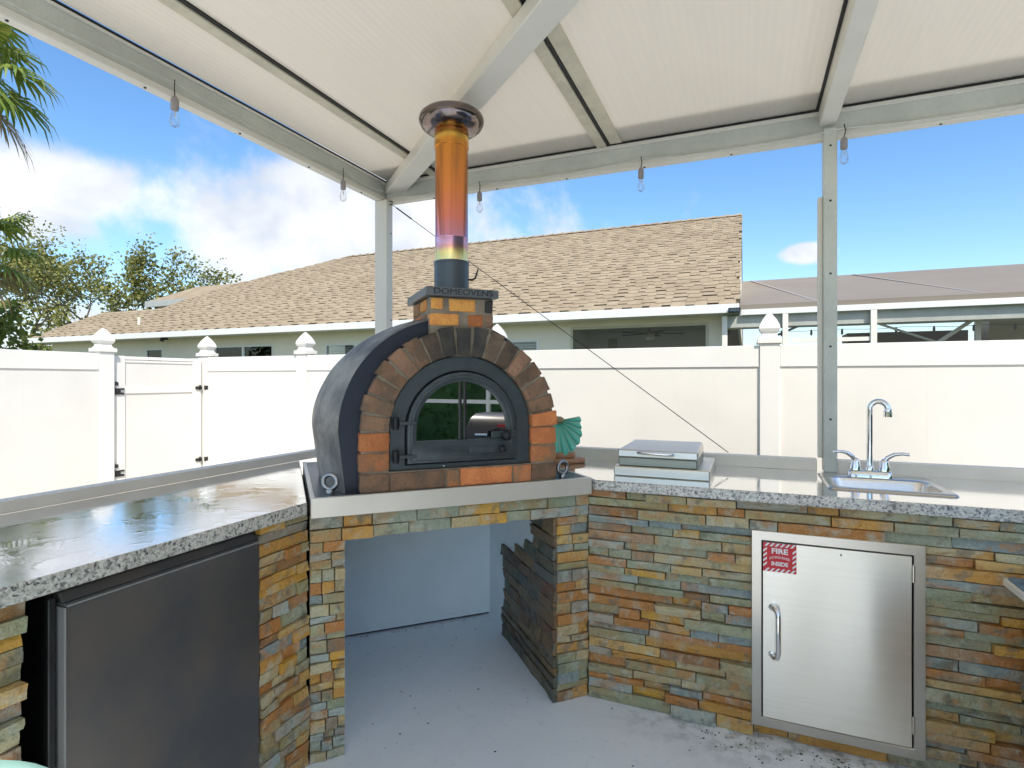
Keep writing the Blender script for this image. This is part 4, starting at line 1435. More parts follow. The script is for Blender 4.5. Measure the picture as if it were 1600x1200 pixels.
# built-in grill seen in the oven glass
gr = thing('gas_grill', (1.6, 1.12, 0.716), 'stainless gas grill with a red badge, standing on the ledge with the blue top', 'grill')
M().box(1.32, 1.88, 0.72, 1.52, 0.7165, 0.84).build('body', 'black_plastic', gr, 0.01)
pr = [(1.31, 0.845), (1.33, 0.93), (1.39, 1.01), (1.50, 1.05), (1.72, 1.05), (1.86, 0.98), (1.88, 0.845)]
M(lambda a, b, c: (a, c, b)).prism(pr, 0.71, 1.53).build('hood', 'hood_steel', gr, 0.01, smooth=40)
M().tube([(1.32, 0.82, 0.885), (1.27, 0.83, 0.885), (1.27, 1.41, 0.885), (1.32, 1.42, 0.885)], 0.012, 10).build('handle', 'chrome', gr, smooth=50)
M().box(1.345, 1.355, 1.00, 1.22, 0.945, 0.972).build('badge', 'red', gr)

# ------------------------------------------------------------------ aqua stool at the lower left
sto = thing('stool', (-1.08, 0.31, 0.0), 'round aqua topped stool in front of the mini fridge', 'stool')
M().lathe((-1.08, 0.31), [(0.20, 0.655), (0.245, 0.660), (0.255, 0.675), (0.255, 0.690), (0.248, 0.699), (0.20, 0.701)], 48).build('seat', 'aqua', sto, smooth=50)
M().lathe((-1.08, 0.31), [(0.262, 0.668), (0.262, 0.684), (0.2565, 0.684), (0.2565, 0.668)], 48, cap=False).build('rim', 'beige_trim', sto, smooth=40)
for k in range(4):
    a = R(45 + 90 * k)
    M().tube([(-1.08 + 0.15 * math.cos(a), 0.31 + 0.15 * math.sin(a), 0.654), (-1.08 + 0.20 * math.cos(a), 0.31 + 0.20 * math.sin(a), 0.0)], 0.014, 8).build('leg', 'alu', sto, smooth=50)

# ------------------------------------------------------------------ fences
FZB, FZT = -0.06, 1.588
FYB, FXL = 4.30, -5.42
CAPP = [(0.0, 0.078), (0.034, 0.078), (0.037, 0.060), (0.055, 0.050), (0.072, 0.048), (0.085, 0.060), (0.105, 0.068), (0.130, 0.062), (0.165, 0.045), (0.200, 0.022), (0.222, 0.002)]


def fence_post(parent, x, y, label=None):
    h = 0.0635
    p = M().box(x - h, x + h, y - h, y + h, FZB, FZT + 0.012).build('post', 'vinyl', parent, 0.004)
    rings_ = []
    for z, w_ in CAPP:
        rings_.append([(x - w_, y - w_, FZT + 0.0125 + z), (x + w_, y - w_, FZT + 0.0125 + z), (x + w_, y + w_, FZT + 0.0125 + z), (x - w_, y + w_, FZT + 0.0125 + z)])
    M().loft(rings_).build('post_cap', 'vinyl', p, bevel=0.002)
    return p


def fence_run(parent, axis, fixed, lo, hi):
    """top rail, bottom rail and boards between two post faces"""
    off = -0.030 if axis == 'x' else 0.030

    def bx(a0, a1, d0, d1, z0_, z1_):
        d0, d1 = d0 + off, d1 + off
        if axis == 'x':
            return M().box(a0, a1, fixed + d0, fixed + d1, z0_, z1_)
        return M().box(fixed + d0, fixed + d1, a0, a1, z0_, z1_)
    bx(lo, hi, -0.022, 0.022, 1.437, FZT).build('top_rail', 'vinyl', parent, 0.004)
    bx(lo, hi, -0.022, 0.022, 0.02, 0.17).build('bottom_rail', 'vinyl', parent, 0.004)
    nb = max(1, round((hi - lo) / 0.285))
    for k in range(nb):
        a0 = lo + (hi - lo) * k / nb
        a1 = lo + (hi - lo) * (k + 1) / nb
        bx(a0 + 0.0001, a1 - 0.0001, -0.011 - 0.0002 * (k % 2), 0.011 + 0.0002 * (k % 2), 0.171, 1.4365).build('board', 'vinyl_board', parent)


bf_ = thing('vinyl_fence', (-1.5, FYB, FZB), 'long white vinyl fence running behind the pizza oven and the sink', 'fence')
BX = [-4.04, -1.95, 0.145, 2.24, 4.33]
for x in BX:
    fence_post(bf_, x, FYB)
for a, b in zip(BX[:-1], BX[1:]):
    fence_run(bf_, 'x', FYB, a + 0.064, b - 0.064)
fence_run(bf_, 'x', FYB, FXL + 0.064, BX[0] - 0.064)

lf = thing('vinyl_fence', (FXL, 2.0, FZB), 'short white vinyl fence joining the gate, with posts on both sides of it', 'fence')
gp0, gp1 = 3.235, FYB
fence_post(lf, FXL, gp0)
fence_post(lf, FXL, gp1)
fence_post(lf, FXL, gp0 - 2.1)
fence_post(lf, FXL, gp0 - 4.2)
fence_run(lf, 'y', FXL, gp0 - 2.1 + 0.064, gp0 - 0.064)
fence_run(lf, 'y', FXL, gp0 - 4.2 + 0.064, gp0 - 2.1 - 0.064)
for z in (1.52, 1.40):
    M().sphere((FXL + 0.0, gp0 - 0.0635, z), 0.006, 8, 6).build('screw', 'screw', lf)
for yy, zz in ((2.62, 1.08), (2.60, 0.78)):
    M().sphere((FXL + 0.011, yy, zz), 0.008, 8, 6, (0.4, 1, 1)).build('rust_spot', 'br_y', lf)

ga = thing('fence_gate', (FXL, 3.77, 0.0), 'white vinyl gate with black hinges and latches at the fence corner', 'gate')
g0, g1 = gp0 + 0.085, gp1 - 0.085
GT = 1.572
M().box(FXL - 0.024, FXL + 0.024, g0, g0 + 0.10, 0.05, GT).build('stile', 'vinyl', ga, 0.004)
M().box(FXL - 0.024, FXL + 0.024, g1 - 0.10, g1, 0.05, GT).build('stile', 'vinyl', ga, 0.004)
M().box(FXL - 0.021, FXL + 0.021, g0 + 0.1005, g1 - 0.1005, GT - 0.035, GT - 0.003).build('top_rail', 'vinyl', ga, 0.004)
M().box(FXL - 0.018, FXL + 0.018, g0 + 0.1005, g1 - 0.1005, GT - 0.062, GT - 0.040).build('top_rail', 'vinyl', ga, 0.003)
M().box(FXL - 0.021, FXL + 0.021, g0 + 0.1005, g1 - 0.1005, 1.215, 1.290).build('middle_rail', 'vinyl', ga, 0.004)
M().box(FXL - 0.021, FXL + 0.021, g0 + 0.1005, g1 - 0.1005, 0.06, 0.20).build('bottom_rail', 'vinyl', ga, 0.004)
for k in range(3):
    a0 = g0 + 0.1005 + (g1 - g0 - 0.201) * k / 3
    a1 = g0 + 0.1005 + (g1 - g0 - 0.201) * (k + 1) / 3
    M().box(FXL - 0.010, FXL + 0.010, a0 + 0.0001, a1 - 0.0001, 1.2905, GT - 0.0625).build('board', 'vinyl_board', ga)
    M().box(FXL - 0.010, FXL + 0.010, a0 + 0.0001, a1 - 0.0001, 0.2005, 1.2145).build('board', 'vinyl_board', ga)
for zc in (1.265, 0.50):
    for yy, nm in ((gp0 + 0.085, 'hinge'), (gp1 - 0.085, 'latch')):
        m = M()
        s = 1 if nm == 'hinge' else -1
        xx = FXL + 0.0245
        if nm == 'hinge':
            m.box(xx, xx + 0.012, yy + 0.002, yy + 0.085, zc - 0.055, zc - 0.035)
            m.box(xx, xx + 0.012, yy + 0.002, yy + 0.050, zc - 0.034, zc - 0.012)
            m.box(xx, xx + 0.012, yy + 0.002, yy + 0.085, zc - 0.011, zc + 0.004)
            m.box(xx, xx + 0.010, yy - 0.030, yy + 0.030, zc + 0.030, zc + 0.062)
            m.tube([(xx + 0.012, yy - 0.012, zc - 0.065), (xx + 0.012, yy - 0.012, zc + 0.070)], 0.011, 8)
            for dz in (-0.05, 0.0, 0.055):
                m.box(xx, xx + 0.008, yy - 0.045, yy - 0.014, zc + dz - 0.006, zc + dz + 0.006)
        else:
            m.box(xx, xx + 0.014, yy - 0.075, yy - 0.002, zc - 0.020, zc + 0.012)
            m.tube([(xx + 0.014, yy - 0.03, zc - 0.026), (xx + 0.014, yy - 0.03, zc + 0.026)], 0.010, 8)
            m.box(xx + 0.030, xx + 0.042, yy + 0.004, yy + 0.050, zc - 0.024, zc + 0.020)
        m.build(nm, 'black_plastic', ga, 0.002)
# a low pale vent cap seen above the gate, belonging to the next yard
# ------------------------------------------------------------------ neighbour's house
hs_ = thing('neighbour_house', (-9.5, 11.5, -0.06), 'cream stucco house with a tan shingle roof beyond the fence', 'house')
EY, EZ, SLP = 9.50, 2.545, 0.507
HXL, HXR = -19.40, -0.12
WY = 10.0


def PR(x, s):
    """point on the front roof plane, s metres in plan from the eave"""
    return (x, EY + s, EZ + SLP * s)


RID = 6.0
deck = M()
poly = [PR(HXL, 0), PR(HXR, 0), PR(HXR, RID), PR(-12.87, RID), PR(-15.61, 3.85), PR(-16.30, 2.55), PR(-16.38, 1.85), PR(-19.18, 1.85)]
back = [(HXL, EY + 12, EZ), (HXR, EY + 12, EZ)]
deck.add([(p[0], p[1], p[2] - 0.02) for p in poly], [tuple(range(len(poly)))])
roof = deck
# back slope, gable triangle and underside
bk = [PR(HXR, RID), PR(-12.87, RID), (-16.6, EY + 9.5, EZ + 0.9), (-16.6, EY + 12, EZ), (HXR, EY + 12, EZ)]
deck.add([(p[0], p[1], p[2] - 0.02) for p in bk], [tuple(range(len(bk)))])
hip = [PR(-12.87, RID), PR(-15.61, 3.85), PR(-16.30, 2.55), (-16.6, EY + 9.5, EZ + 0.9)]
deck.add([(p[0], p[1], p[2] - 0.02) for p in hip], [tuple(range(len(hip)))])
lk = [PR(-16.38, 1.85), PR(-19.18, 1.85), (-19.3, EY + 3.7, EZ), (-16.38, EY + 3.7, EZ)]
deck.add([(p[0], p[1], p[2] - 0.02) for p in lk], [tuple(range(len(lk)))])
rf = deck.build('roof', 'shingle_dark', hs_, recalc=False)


def in_roof(x, s):
    """inside the visible outline of the front slope"""
    if s < 0 or s > RID or x > HXR:
        return False
    pts_ = [(0, -19.42), (1.85, -19.18), (1.851, -16.38), (2.55, -16.30), (3.85, -15.61), (6.0, -12.87)]
    for (s0, xa_), (s1, xb_) in zip(pts_[:-1], pts_[1:]):
        if s0 <= s <= s1:
            return x > xa_ + (xb_ - xa_) * (s - s0) / max(1e-6, s1 - s0)
    return False


NCO = 33
EXPO = RID / NCO
nv = Vector((0, -SLP, 1)).normalized()
rng = random.Random(77)
tabs = []
for c_ in range(NCO):
    s0 = c_ * EXPO
    x = HXL - rng.uniform(0, 0.3)
    while x < HXR:
        wd_ = rng.uniform(0.13, 0.29)
        a, b = max(x, HXL), min(x + wd_, HXR + 0.02)
        gapw = rng.uniform(0.09, 0.24)
        if b - a > 0.03 and in_roof((a + b) / 2, s0 + EXPO * 0.5) and in_roof(a, s0 + EXPO * .5):
            tabs.append((a, b, s0, rng.uniform(0.010, 0.017)))
        x += wd_ + 0.004
        # the lower layer of the laminated shingle shows between tabs
        if x < HXR and in_roof(x + gapw / 2, s0 + EXPO * 0.5) and in_roof(x, s0 + EXPO * .5):
            tabs.append((max(x, HXL), min(x + gapw, HXR + 0.02), s0 + EXPO * rng.uniform(0.34, 0.52), rng.uniform(0.004, 0.010)))
        x += gapw + 0.004


def tab_mesh(m, t):
    a, b, s0, th = t
    s1 = (math.floor(s0 / EXPO + 1e-6) + 1) * EXPO + 0.05
    s1 = min(s1, RID)
    lo = [PR(a, s0), PR(b, s0), PR(b, s1), PR(a, s1)]
    hi = [Vector(lo[0]) + nv * th, Vector(lo[1]) + nv * th, Vector(lo[2]) + nv * 0.001, Vector(lo[3]) + nv * 0.001]
    m.add([tuple(p) for p in lo] + [tuple(p) for p in hi], [(4, 5, 6, 7), (0, 1, 5, 4), (0, 4, 7, 3), (1, 2, 6, 5)])


def tdist(t):
    return -((t[1] - t[0]) * 0.5 + 0.1) * 100 / (Vector(PR((t[0] + t[1]) / 2, t[2])) - Vector((0, 0, 1.35))).length


tabs.sort(key=tdist)
for t in tabs[:299]:
    m = M()
    tab_mesh(m, t)
    m.build('shingle', 'shingle', rf, recalc=False)
m = M()
for t in tabs[299:]:
    tab_mesh(m, t)
o = m.build('shingles', 'shingle', rf, recalc=False)
o['kind'] = 'stuff'
# ridge caps
m = M()
x = HXR
while x > -12.7:
    p, q = PR(x, RID), PR(x - 0.30, RID)
    m.add([(p[0], p[1] - 0.14, p[2] - 0.035), (q[0], q[1] - 0.14, q[2] - 0.045), (q[0], q[1], q[2] + 0.025), (p[0], p[1], p[2] + 0.045), (q[0], q[1] + 0.14, q[2] - 0.045), (p[0], p[1] + 0.14, p[2] - 0.035)], [(0, 1, 2, 3), (3, 2, 4, 5)])
    x -= 0.30
m.build('ridge_cap', 'shingle', rf, recalc=False)
# upper roof tier further back
def T2(x, s):
    return (x, 12.3 + s, 3.93 + SLP * s)


t2 = [T2(-18.35, 0), T2(-15.9, 0), T2(-15.0, 1.25), T2(-17.6, 1.25)]
m = M().add([tuple(p) for p in t2] + [(p[0], p[1], p[2] - 0.12) for p in t2], [(0, 1, 2, 3), (4, 5, 6, 7), (1, 2, 6, 5), (2, 3, 7, 6), (3, 0, 4, 7)])
m.build('upper_roof', 'shingle', hs_)
M().box(-18.37, -15.85, 12.26, 12.298, 3.74, 3.935).build('fascia', 'collar_grey', hs_)
M().box(-18.2, -15.8, 12.6, 12.64, 2.9, 3.80).build('wall', 'stucco', hs_)
# fascia, soffit, walls
M().box(HXL - 0.02, HXR + 0.01, EY - 0.035, EY - 0.002, EZ - 0.135, EZ + 0.005).build('fascia', 'fascia', hs_, 0.003)
M().box(HXL, HXR, EY - 0.001, WY - 0.001, EZ - 0.13, EZ - 0.11).build('soffit', 'soffit', hs_)
for z_ in (0.5,):
    pass
# wall with openings (x0,x1,z0,z1)
WIN = [(-14.93, -14.25, 1.15, 2.18), (-12.35, -10.38, 1.15, 2.19), (-8.82, -7.10, 1.15, 2.16), (-5.3, -3.66, 1.15, 2.12), (-3.03, -0.60, 0.9, 2.32)]
xw = HXL + 0.25
WALLR = -0.36
for (a, b, z0_, z1_) in WIN:
    M().box(xw, a, WY, WY + 0.2, -0.06, EZ - 0.111).build('wall', 'stucco', hs_)
    M().box(a, b, WY, WY + 0.2, z1_, EZ - 0.111).build('wall', 'stucco', hs_)
    M().box(a, b, WY, WY + 0.2, -0.06, z0_).build('wall', 'stucco', hs_)
    xw = b
M().box(xw, WALLR, WY, WY + 0.2, -0.06, EZ - 0.111).build('wall', 'stucco', hs_)
M().add([(HXR - 0.02, EY + 0.02, EZ - 0.05), (HXR - 0.02, EY + RID, EZ + SLP * RID - 0.05), (HXR - 0.02, EY + 12, EZ - 0.05), (HXR - 0.08, EY + 0.02, EZ - 0.05), (HXR - 0.08, EY + RID, EZ + SLP * RID - 0.05), (HXR - 0.08, EY + 12, EZ - 0.05)],
        [(0, 1, 2), (3, 4, 5), (0, 1, 4, 3), (1, 2, 5, 4), (2, 0, 3, 5)]).build('gable_wall', 'stucco', hs_)
for i, (a, b, z0_, z1_) in enumerate(WIN):
    t_ = 0.045
    m = M()
    m.box(a, b, WY - 0.012, WY + 0.05, z1_ - t_, z1_).box(a, b, WY - 0.012, WY + 0.05, z0_, z0_ + t_)
    m.box(a, a + t_, WY - 0.012, WY + 0.05, z0_ + t_, z1_ - t_).box(b - t_, b, WY - 0.012, WY + 0.05, z0_ + t_, z1_ - t_)
    if i in (1, 2, 3):
        xm = (a + b) / 2
        m.box(xm - 0.03, xm + 0.03, WY - 0.008, WY + 0.045, z0_ + t_, z1_ - t_)
    wn = m.build('window', 'frame_tan' if i == 4 else 'fascia', hs_)
    if i < 4:
        M().box(a + t_, b - t_, WY + 0.02, WY + 0.024, z0_ + t_, z1_ - t_).build('pane', 'pane', wn)
        if i in (1, 2, 3):
            z = z1_ - t_ - 0.02
            while z > 1.55:
                M().add([(a + t_, WY + 0.07, z), (b - t_, WY + 0.07, z), (b - t_, WY + 0.10, z + 0.035), (a + t_, WY + 0.10, z + 0.035)], [(0, 1, 2, 3)]).build('blind_slat', 'blind', wn)
                z -= 0.048
        M().box(a - 0.05, b + 0.05, WY + 0.201, WY + 0.21, z0_ - 0.05, z1_ + 0.05).build('dark_room', 'win_dark', wn)
    else:
        M().box(a + t_, b - t_, WY + 0.02, WY + 0.022, z0_ + t_, z1_ - t_).build('screen', 'screen', wn)
# porch room behind the large screen
a, b = -3.4, -0.5
M().box(a, b, WY + 2.6, WY + 2.64, 0, 2.40).build('porch_wall', 'white_print', hs_)
M().box(a - 0.04, a, WY + 0.2, WY + 2.6, 0, 2.40).build('porch_wall', 'white_print', hs_)
M().box(a, b, WY + 0.2, WY + 2.6, 2.40, 2.43).build('porch_ceiling', 'soffit', hs_)
M().box(-2.92, -2.72, WY + 2.585, WY + 2.599, 1.2, 2.28).build('door_panel', 'frame_tan', hs_)
# wall light, flood light, roof vent
M().box(-13.72, -13.60, EY + 0.04, EY + 0.18, 2.36, 2.41).sphere((-13.66, EY + 0.06, 2.36), 0.055, 10, 7).build('eave_light', 'black_plastic', hs_, smooth=50)
fl = M().box(-0.27, -0.09, EY - 0.13, EY - 0.037, 2.395, 2.475).build('flood_light', 'black_plastic', hs_, 0.008)
M().box(-0.25, -0.11, EY - 0.137, EY - 0.1305, 2.415, 2.460).build('lens', 'pane', fl)
M().lathe((-15.4, 10.12), [(0.035, 2.78), (0.035, 3.05), (0.03, 3.055)], 10).build('vent_pipe', 'rail', hs_)

fn = thing('ceiling_fan', (-1.75, WY + 1.1, 2.40), 'brown ceiling fan with a white globe seen through the large house screen', 'ceiling fan')
M().lathe((-1.75, WY + 1.1), [(0.06, 2.40), (0.06, 2.37), (0.02, 2.36), (0.02, 2.30), (0.09, 2.29), (0.11, 2.24), (0.08, 2.20)], 16).build('motor', 'frame_tan', fn, smooth=40)
M().sphere((-1.75, WY + 1.1, 2.17), 0.10, 14, 8, (1, 1, 0.6)).build('globe', 'white_print', fn, smooth=60)
for k in range(5):
    a_ = R(12 + 72 * k)
    dx, dy = math.cos(a_), math.sin(a_)
    m = M(lambda u_, v_, z_: (-1.75 + dx * u_ - dy * v_, WY + 1.1 + dy * u_ + dx * v_, z_))
    m.prism([(0.10, -0.03), (0.25, -0.06), (0.62, -0.075), (0.66, 0.0), (0.62, 0.075), (0.25, 0.06), (0.10, 0.03)], 2.245, 2.255)
    m.build('blade', 'win_dark', fn)

# ------------------------------------------------------------------ neighbour's lanai
la = thing('screened_lanai', (3.5, 11.5, -0.06), 'screened lanai with flat grey roof and white framing beside the neighbouring house', 'lanai')
LY = 9.60
M().box(-0.08, 7.5, LY, LY + 0.12, 2.375, 2.462).build('fascia_beam', 'fascia', la, 0.004)
M().add([(-0.10, LY + 0.02, 2.463), (7.5, LY + 0.02, 2.463), (7.5, 14.2, 3.58), (-0.10, 14.2, 3.58), (-0.10, LY + 0.02, 2.54), (7.5, LY + 0.02, 2.54), (7.5, 14.2, 3.66), (-0.10, 14.2, 3.66)],
        [(0, 1, 2, 3), (4, 5, 6, 7), (0, 1, 5, 4), (1, 2, 6, 5), (2, 3, 7, 6), (3, 0, 4, 7)]).build('roof_slab', 'lanai_roof', la)
for x in (0.98, 3.02):
    M().add([(x, LY + 0.03, 2.545), (x + 0.05, LY + 0.03, 2.545), (x - 0.85, 14.1, 3.652), (x - 0.92, 14.1, 3.652)], [(0, 1, 2, 3)]).build('roof_seam', 'lanai_seam', la)
for x in (-0.33, 0.55, 1.72, 3.9, 6.0):
    M().box(x - 0.04, x + 0.04, LY + 0.002, LY + 0.08, -0.06, 2.374).build('post', 'alu', la, 0.003)
M().box(-0.36, 7.5, LY + 0.125, LY + 0.60, 2.20, 2.24).build('ceiling_edge', 'alu_green', la)
M().box(-0.36, 7.5, LY + 0.09, LY + 0.12, 2.19, 2.374).build('inner_gutter', 'alu_green', la)
M().box(1.9, 3.9, 13.2, 13.9, 0, 2.30).build('privacy_screen', 'lanai_roof', la)
M().box(3.9, 7.5, 12.2, 12.9, 0, 2.65).build('privacy_screen', 'frame_tan', la)
M().tube([(0.15, LY + 0.3, 1.93), (0.85, LY + 0.5, 2.25)], 0.02, 6).build('brace', 'win_dark', la)
M().tube([(1.80, LY + 0.2, 2.19), (2.62, LY + 0.5, 1.90)], 0.018, 6).build('brace', 'alu_green', la)
M().tube([(2.62, LY + 0.5, 1.90), (3.06, LY + 0.5, 2.24)], 0.030, 6).build('brace', 'alu', la)
M().tube([(3.10, LY + 0.5, 1.0), (3.10, LY + 0.5, 2.22)], 0.035, 6).build('post', 'alu', la)
M().box(0.62, 1.68, LY + 0.03, LY + 0.06, 1.925, 1.985).build('cross_rail', 'alu', la)
M().box(-0.30, 0.51, LY + 0.03, LY + 0.06, 1.20, 1.26).build('cross_rail', 'alu', la)
for x0_, x1_ in ((-0.29, 0.51), (0.59, 1.68), (1.76, 3.86), (3.94, 5.96)):
    M().add([(x0_, LY + 0.04, 0.0), (x1_, LY + 0.04, 0.0), (x1_, LY + 0.04, 2.374), (x0_, LY + 0.04, 2.374)], [(0, 1, 2, 3)]).build('screen', 'screen', la)
ls = thing('string_lights', (1.5, LY + 1.0, 2.3), 'string of tiny dark bulbs inside the screened lanai next door', 'string lights')
M().tube([(0.2 + k * 0.35, LY + 1.0, 2.19 - 0.012 * (k % 3)) for k in range(12)], 0.004, 5).build('cord', 'win_dark', ls)
for x in (0.55, 1.0, 1.45, 2.2, 2.7, 3.2, 3.7):
    M().lathe((x, LY + 1.0), [(0.01, 2.19), (0.018, 2.15), (0.018, 2.11), (0.008, 2.09)], 8).build('bulb', 'win_dark', ls)


# ------------------------------------------------------------------ vegetation
def leaf_cloud(m, c, n, spread, size, rng, flat=1.0):
    for _ in range(n):
        d = Vector((rng.gauss(0, 1), rng.gauss(0, 1), rng.gauss(0, 1) * flat))
        p = Vector(c) + d * spread * 0.55
        ax = Vector((rng.uniform(-1, 1), rng.uniform(-1, 1), rng.uniform(-1, 0.6))).normalized()
        sd_ = ax.orthogonal().normalized()
        sd_ = (sd_ * math.cos(rng.uniform(0, 6.28)) + ax.cross(sd_) * math.sin(rng.uniform(0, 6.28))).normalized()
        L_ = size * rng.uniform(0.6, 1.4)
        W_ = L_ * rng.uniform(0.28, 0.45)
        m.add([tuple(p), tuple(p + ax * L_ * 0.5 + sd_ * W_), tuple(p + ax * L_), tuple(p + ax * L_ * 0.5 - sd_ * W_)], [(0, 1, 2, 3)])


def tree(name, base, height, spread, seed, label, leaves, leaf_size, lm, bare=0.5, lean=(0, 0), group=None):
    rng_ = random.Random(seed)
    t = thing(name, base, label, 'tree', group)
    wood, crown = M(), M()

    def grow(p, d, L_, r, depth):
        pts_, rad_ = [p], [r]
        q = Vector(p)
        dd = Vector(d)
        seg = 4
        for k in range(seg):
            dd = (dd + Vector((rng_.uniform(-.22, .22), rng_.uniform(-.22, .22), rng_.uniform(-.08, .16)))).normalized()
            q = q + dd * (L_ / seg)
            pts_.append(tuple(q))
            rad_.append(r * (1 - 0.45 * (k + 1) / seg))
            if depth >= 2 and rng_.random() < bare:
                leaf_cloud(crown, q, leaves, L_ * 0.34, leaf_size, rng_)
        wood.tube(pts_, rad_, 6 if depth < 2 else 4, cap=False)
        if depth >= 4:
            leaf_cloud(crown, q, leaves * 2, L_ * 0.5, leaf_size, rng_)
            return
        nb = 4 if depth == 0 else rng_.choice((2, 3, 3))
        for k in range(nb):
            a_ = rng_.uniform(0, 6.28)
            sp = rng_.uniform(0.45, 0.95)
            nd = (dd + Vector((math.cos(a_) * sp, math.sin(a_) * sp, rng_.uniform(-0.15, 0.35))) * spread).normalized()
            st_ = Vector(pts_[-1]) if k < 2 else Vector(pts_[rng_.choice((2, 3))])
            grow(tuple(st_), nd, L_ * rng_.uniform(0.62, 0.82), rad_[-1] * 0.82, depth + 1)
    grow(base, (lean[0], lean[1], 1), height * 0.34, height * 0.022, 0)
    wood.build('trunk', 'bark', t, recalc=False)
    crown.build('crown', lm, t, recalc=False)
    return t


TG = 'trees beyond the white fence'
tree('oak_tree', (-21.3, 15.0, -0.06), 6.9, 1.05, 4, 'sparse olive leaved tree with bare branches showing, beside the left end of the tan roof', 12, 0.125, 'leaf_tree', 0.6, group=TG)
tree('oak_tree', (-25.5, 15.5, -0.06), 8.0, 1.05, 9, 'wide thin leaved tree further left beyond the gate', 12, 0.125, 'leaf_tree', 0.6, group=TG)
tree('oak_tree', (-29.0, 14.0, -0.06), 7.6, 1.1, 15, 'thin leaved tree standing behind the palms', 12, 0.125, 'leaf_tree', 0.6, group=TG)


def bush(base, rad, hgt, seed, label, name='bush', cat='bush', lm='leaf_bush', n=2400, size=0.10):
    rng_ = random.Random(seed)
    t = thing(name, base, label, cat)
    m = M()
    for _ in range(n):
        a_, u_ = rng_.uniform(0, 6.28), rng_.random() ** 0.4
        z_ = rng_.random()
        prof = math.sin(math.pi * min(0.98, 0.18 + z_ * 0.8)) ** 0.6
        k = 1 + 0.35 * mnoise.noise(Vector((math.cos(a_) * 1.7, math.sin(a_) * 1.7, z_ * 3 + seed)))
        p = (base[0] + rad * prof * u_ * k * math.cos(a_), base[1] + rad * prof * u_ * k * math.sin(a_), base[2] + hgt * z_ * k)
        leaf_cloud(m, p, 1, 0.05, size, rng_)
    m.build('foliage', lm, t, recalc=False)
    M().tube([(base[0], base[1], base[2]), (base[0] + 0.1, base[1], base[2] + hgt * 0.5)], 0.06, 6).build('stem', 'bark', t)
    return t


bush((-14.3, 6.5, -0.06), 0.75, 2.9, 2, 'dense green bush at the left edge beyond the fence', n=2200, size=0.13)
bush((-21.8, 11.2, -0.06), 0.8, 2.5, 8, 'low dark bush at the left end of the neighbouring house', n=2200, size=0.16)


def palm(base, top, rad, seed, label, nl=22, group=None, tilt=0.0):
    rng_ = random.Random(seed)
    t = thing('palm_tree', base, label, 'palm tree', group)
    M().tube([base, ((base[0] + top[0]) / 2 + 0.1, (base[1] + top[1]) / 2, (base[2] + top[2]) / 2), top], [0.17, 0.14, 0.13], 10, cap=False).build('trunk', 'bark', t, smooth=50)
    for k in range(nl):
        a_ = 2 * math.pi * (k * 0.382)
        el_ = R(62 - 110 * k / nl + rng_.uniform(-10, 10))
        d = Vector((math.cos(a_) * math.cos(el_), math.sin(a_) * math.cos(el_), math.sin(el_)))
        dry = k > nl * 0.86
        m = M()
        st_ = Vector(top) + d * 0.1
        hub = st_ + d * rad * rng_.uniform(0.45, 0.6) + Vector((0, 0, -0.10 * rad))
        m.tube([tuple(st_), tuple((st_ + hub) / 2 + Vector((0, 0, 0.06))), tuple(hub)], [0.016, 0.012, 0.010], 5)
        side = d.cross(Vector((0, 0, 1)))
        side = side.normalized() if side.length > 1e-3 else Vector((1, 0, 0))
        upv = side.cross(d).normalized()
        NS = 21
        for j in range(NS):
            ph = R(-105 + 210 * j / (NS - 1))
            fd = (d * math.cos(ph) + side * math.sin(ph) + upv * rng_.uniform(-0.05, 0.12)).normalized()
            L_ = rad * 0.52 * (1 - 0.25 * abs(ph) / R(105)) * rng_.uniform(0.9, 1.1)
            wv_ = fd.cross(upv).normalized()
            b0 = hub + fd * 0.03
            b1 = hub + fd * L_ * 0.5 + Vector((0, 0, -0.05 * L_))
            b2 = hub + fd * L_ * 0.80 + Vector((0, 0, -0.26 * L_))
            b3 = hub + fd * L_ * 0.93 + Vector((0, 0, -0.58 * L_ * rng_.uniform(0.7, 1.2)))
            ww = rad * 0.024
            vv_ = [tuple(b0 - wv_ * ww * .4), tuple(b0 + wv_ * ww * .4), tuple(b1 + wv_ * ww), tuple(b1 - wv_ * ww), tuple(b2 + wv_ * ww * .6), tuple(b2 - wv_ * ww * .6), tuple(b3)]
            m.add(vv_, [(0, 1, 2, 3), (3, 2, 4, 5), (5, 4, 6)])
        m.build('frond', 'leaf_dry' if dry else 'leaf_palm', t, recalc=False)
    return t


PG = 'palm trees at the left edge'
palm((-11.0, 4.15, -0.06), (-10.95, 4.25, 6.25), 1.4, 3, 'tall fan palm whose drooping fronds enter at the upper left', 26, PG)
palm((-12.3, 5.0, -0.06), (-12.3, 5.05, 3.75), 1.15, 6, 'shorter fan palm with green fronds just above the bush', 22, PG)

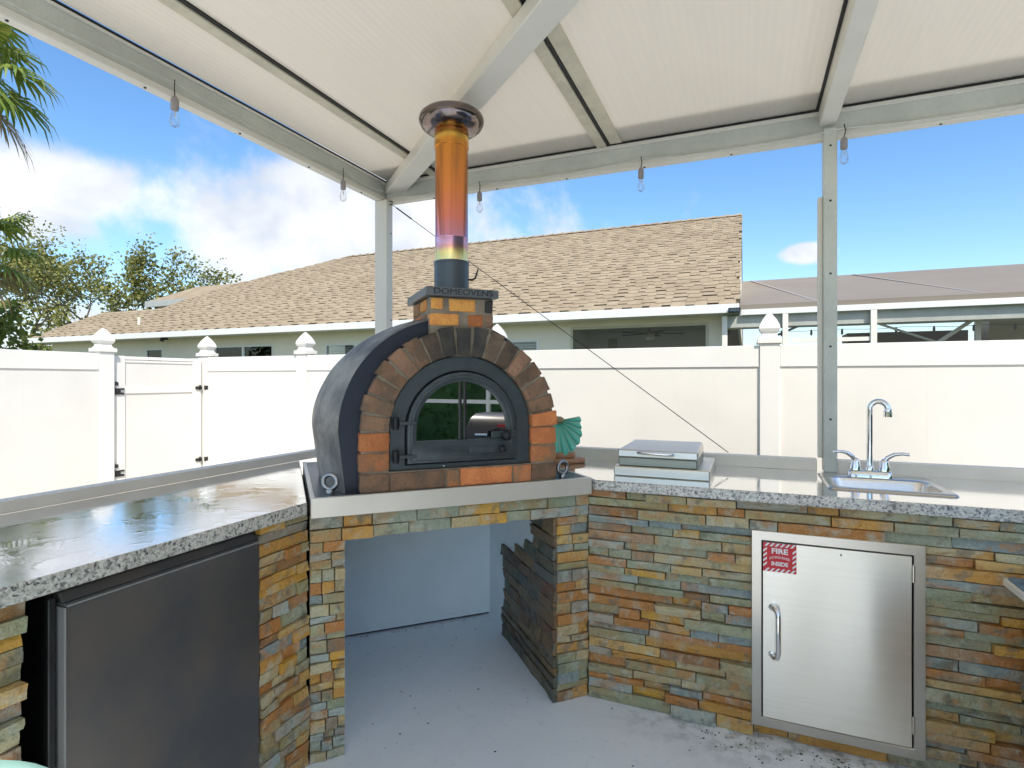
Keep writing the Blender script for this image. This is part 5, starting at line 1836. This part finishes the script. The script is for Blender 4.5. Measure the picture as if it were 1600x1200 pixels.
# hedge and screen frame across the yard, mirrored in the oven glass
hd = thing('hedge', (7.6, 0.0, -0.06), 'clipped green hedge across the yard opposite the oven', 'hedge')
rng = random.Random(31)
m = M()
for _ in range(13000):
    x = rng.uniform(7.1, 8.1)
    leaf_cloud(m, (x, rng.uniform(-9, 7), rng.uniform(0, 3.4)), 1, 0.06, 0.14, rng)
m.build('foliage', 'leaf_hedge', hd, recalc=False)
M().box(7.35, 7.85, -8.8, 6.8, -0.06, 3.1).build('branches', 'leaf_hedge', hd)

en = thing('screen_enclosure', (5.4, 0.0, 0.0), 'white framed pool enclosure across the patio, facing the oven', 'enclosure frame')
for y in (-3.2, -1.0, 1.2, 3.0):
    M().box(5.37, 5.43, y - 0.03, y + 0.03, 0.0, 2.6).build('post', 'alu', en)
for y0, y1 in ((-3.17, -1.03), (-0.97, 1.17), (1.23, 2.97)):
    M().box(5.375, 5.425, y0, y1, 0.95, 1.01).build('chair_rail', 'alu', en)
    M().box(5.375, 5.425, y0, y1, 0.03, 0.09).build('kick_rail', 'alu', en)
# dirt flecks swept against the foot of the counter
rng = random.Random(99)
m = M()
for _ in range(230):
    if rng.random() < 0.75:
        x = rng.uniform(-0.2, 0.95)
        y = 2.29 - abs(rng.gauss(0, 0.07)) - 0.01
    elif rng.random() < 0.5:
        e_ = rng.uniform(0.25, 1.07)
        n_ = -3.005 + abs(rng.gauss(0, 0.02 + 0.05 * max(0, e_ - 0.8)))
        x, y, _z = ON(e_, n_, 0)
    else:
        e_, n_ = rng.uniform(0.25, 1.0), rng.uniform(-2.9, -1.5)
        x, y, _z = ON(e_, n_, 0)
    s = rng.uniform(0.002, 0.0065)
    a = rng.uniform(0, 6.28)
    ca_, sa_ = math.cos(a) * s, math.sin(a) * s
    k = rng.uniform(0.4, 1)
    m.add([(x + ca_, y + sa_, 0.0005), (x - sa_ * k, y + ca_ * k, 0.0005), (x - ca_, y - sa_, 0.0005), (x + sa_ * k, y - ca_ * k, 0.0005), (x, y, 0.003)], [(0, 1, 4), (1, 2, 4), (2, 3, 4), (3, 0, 4)])
o = m.build('dirt_flecks', 'dirt')
tag(o, 'dark dirt flecks on the pale patio floor', 'dirt', kind='stuff')
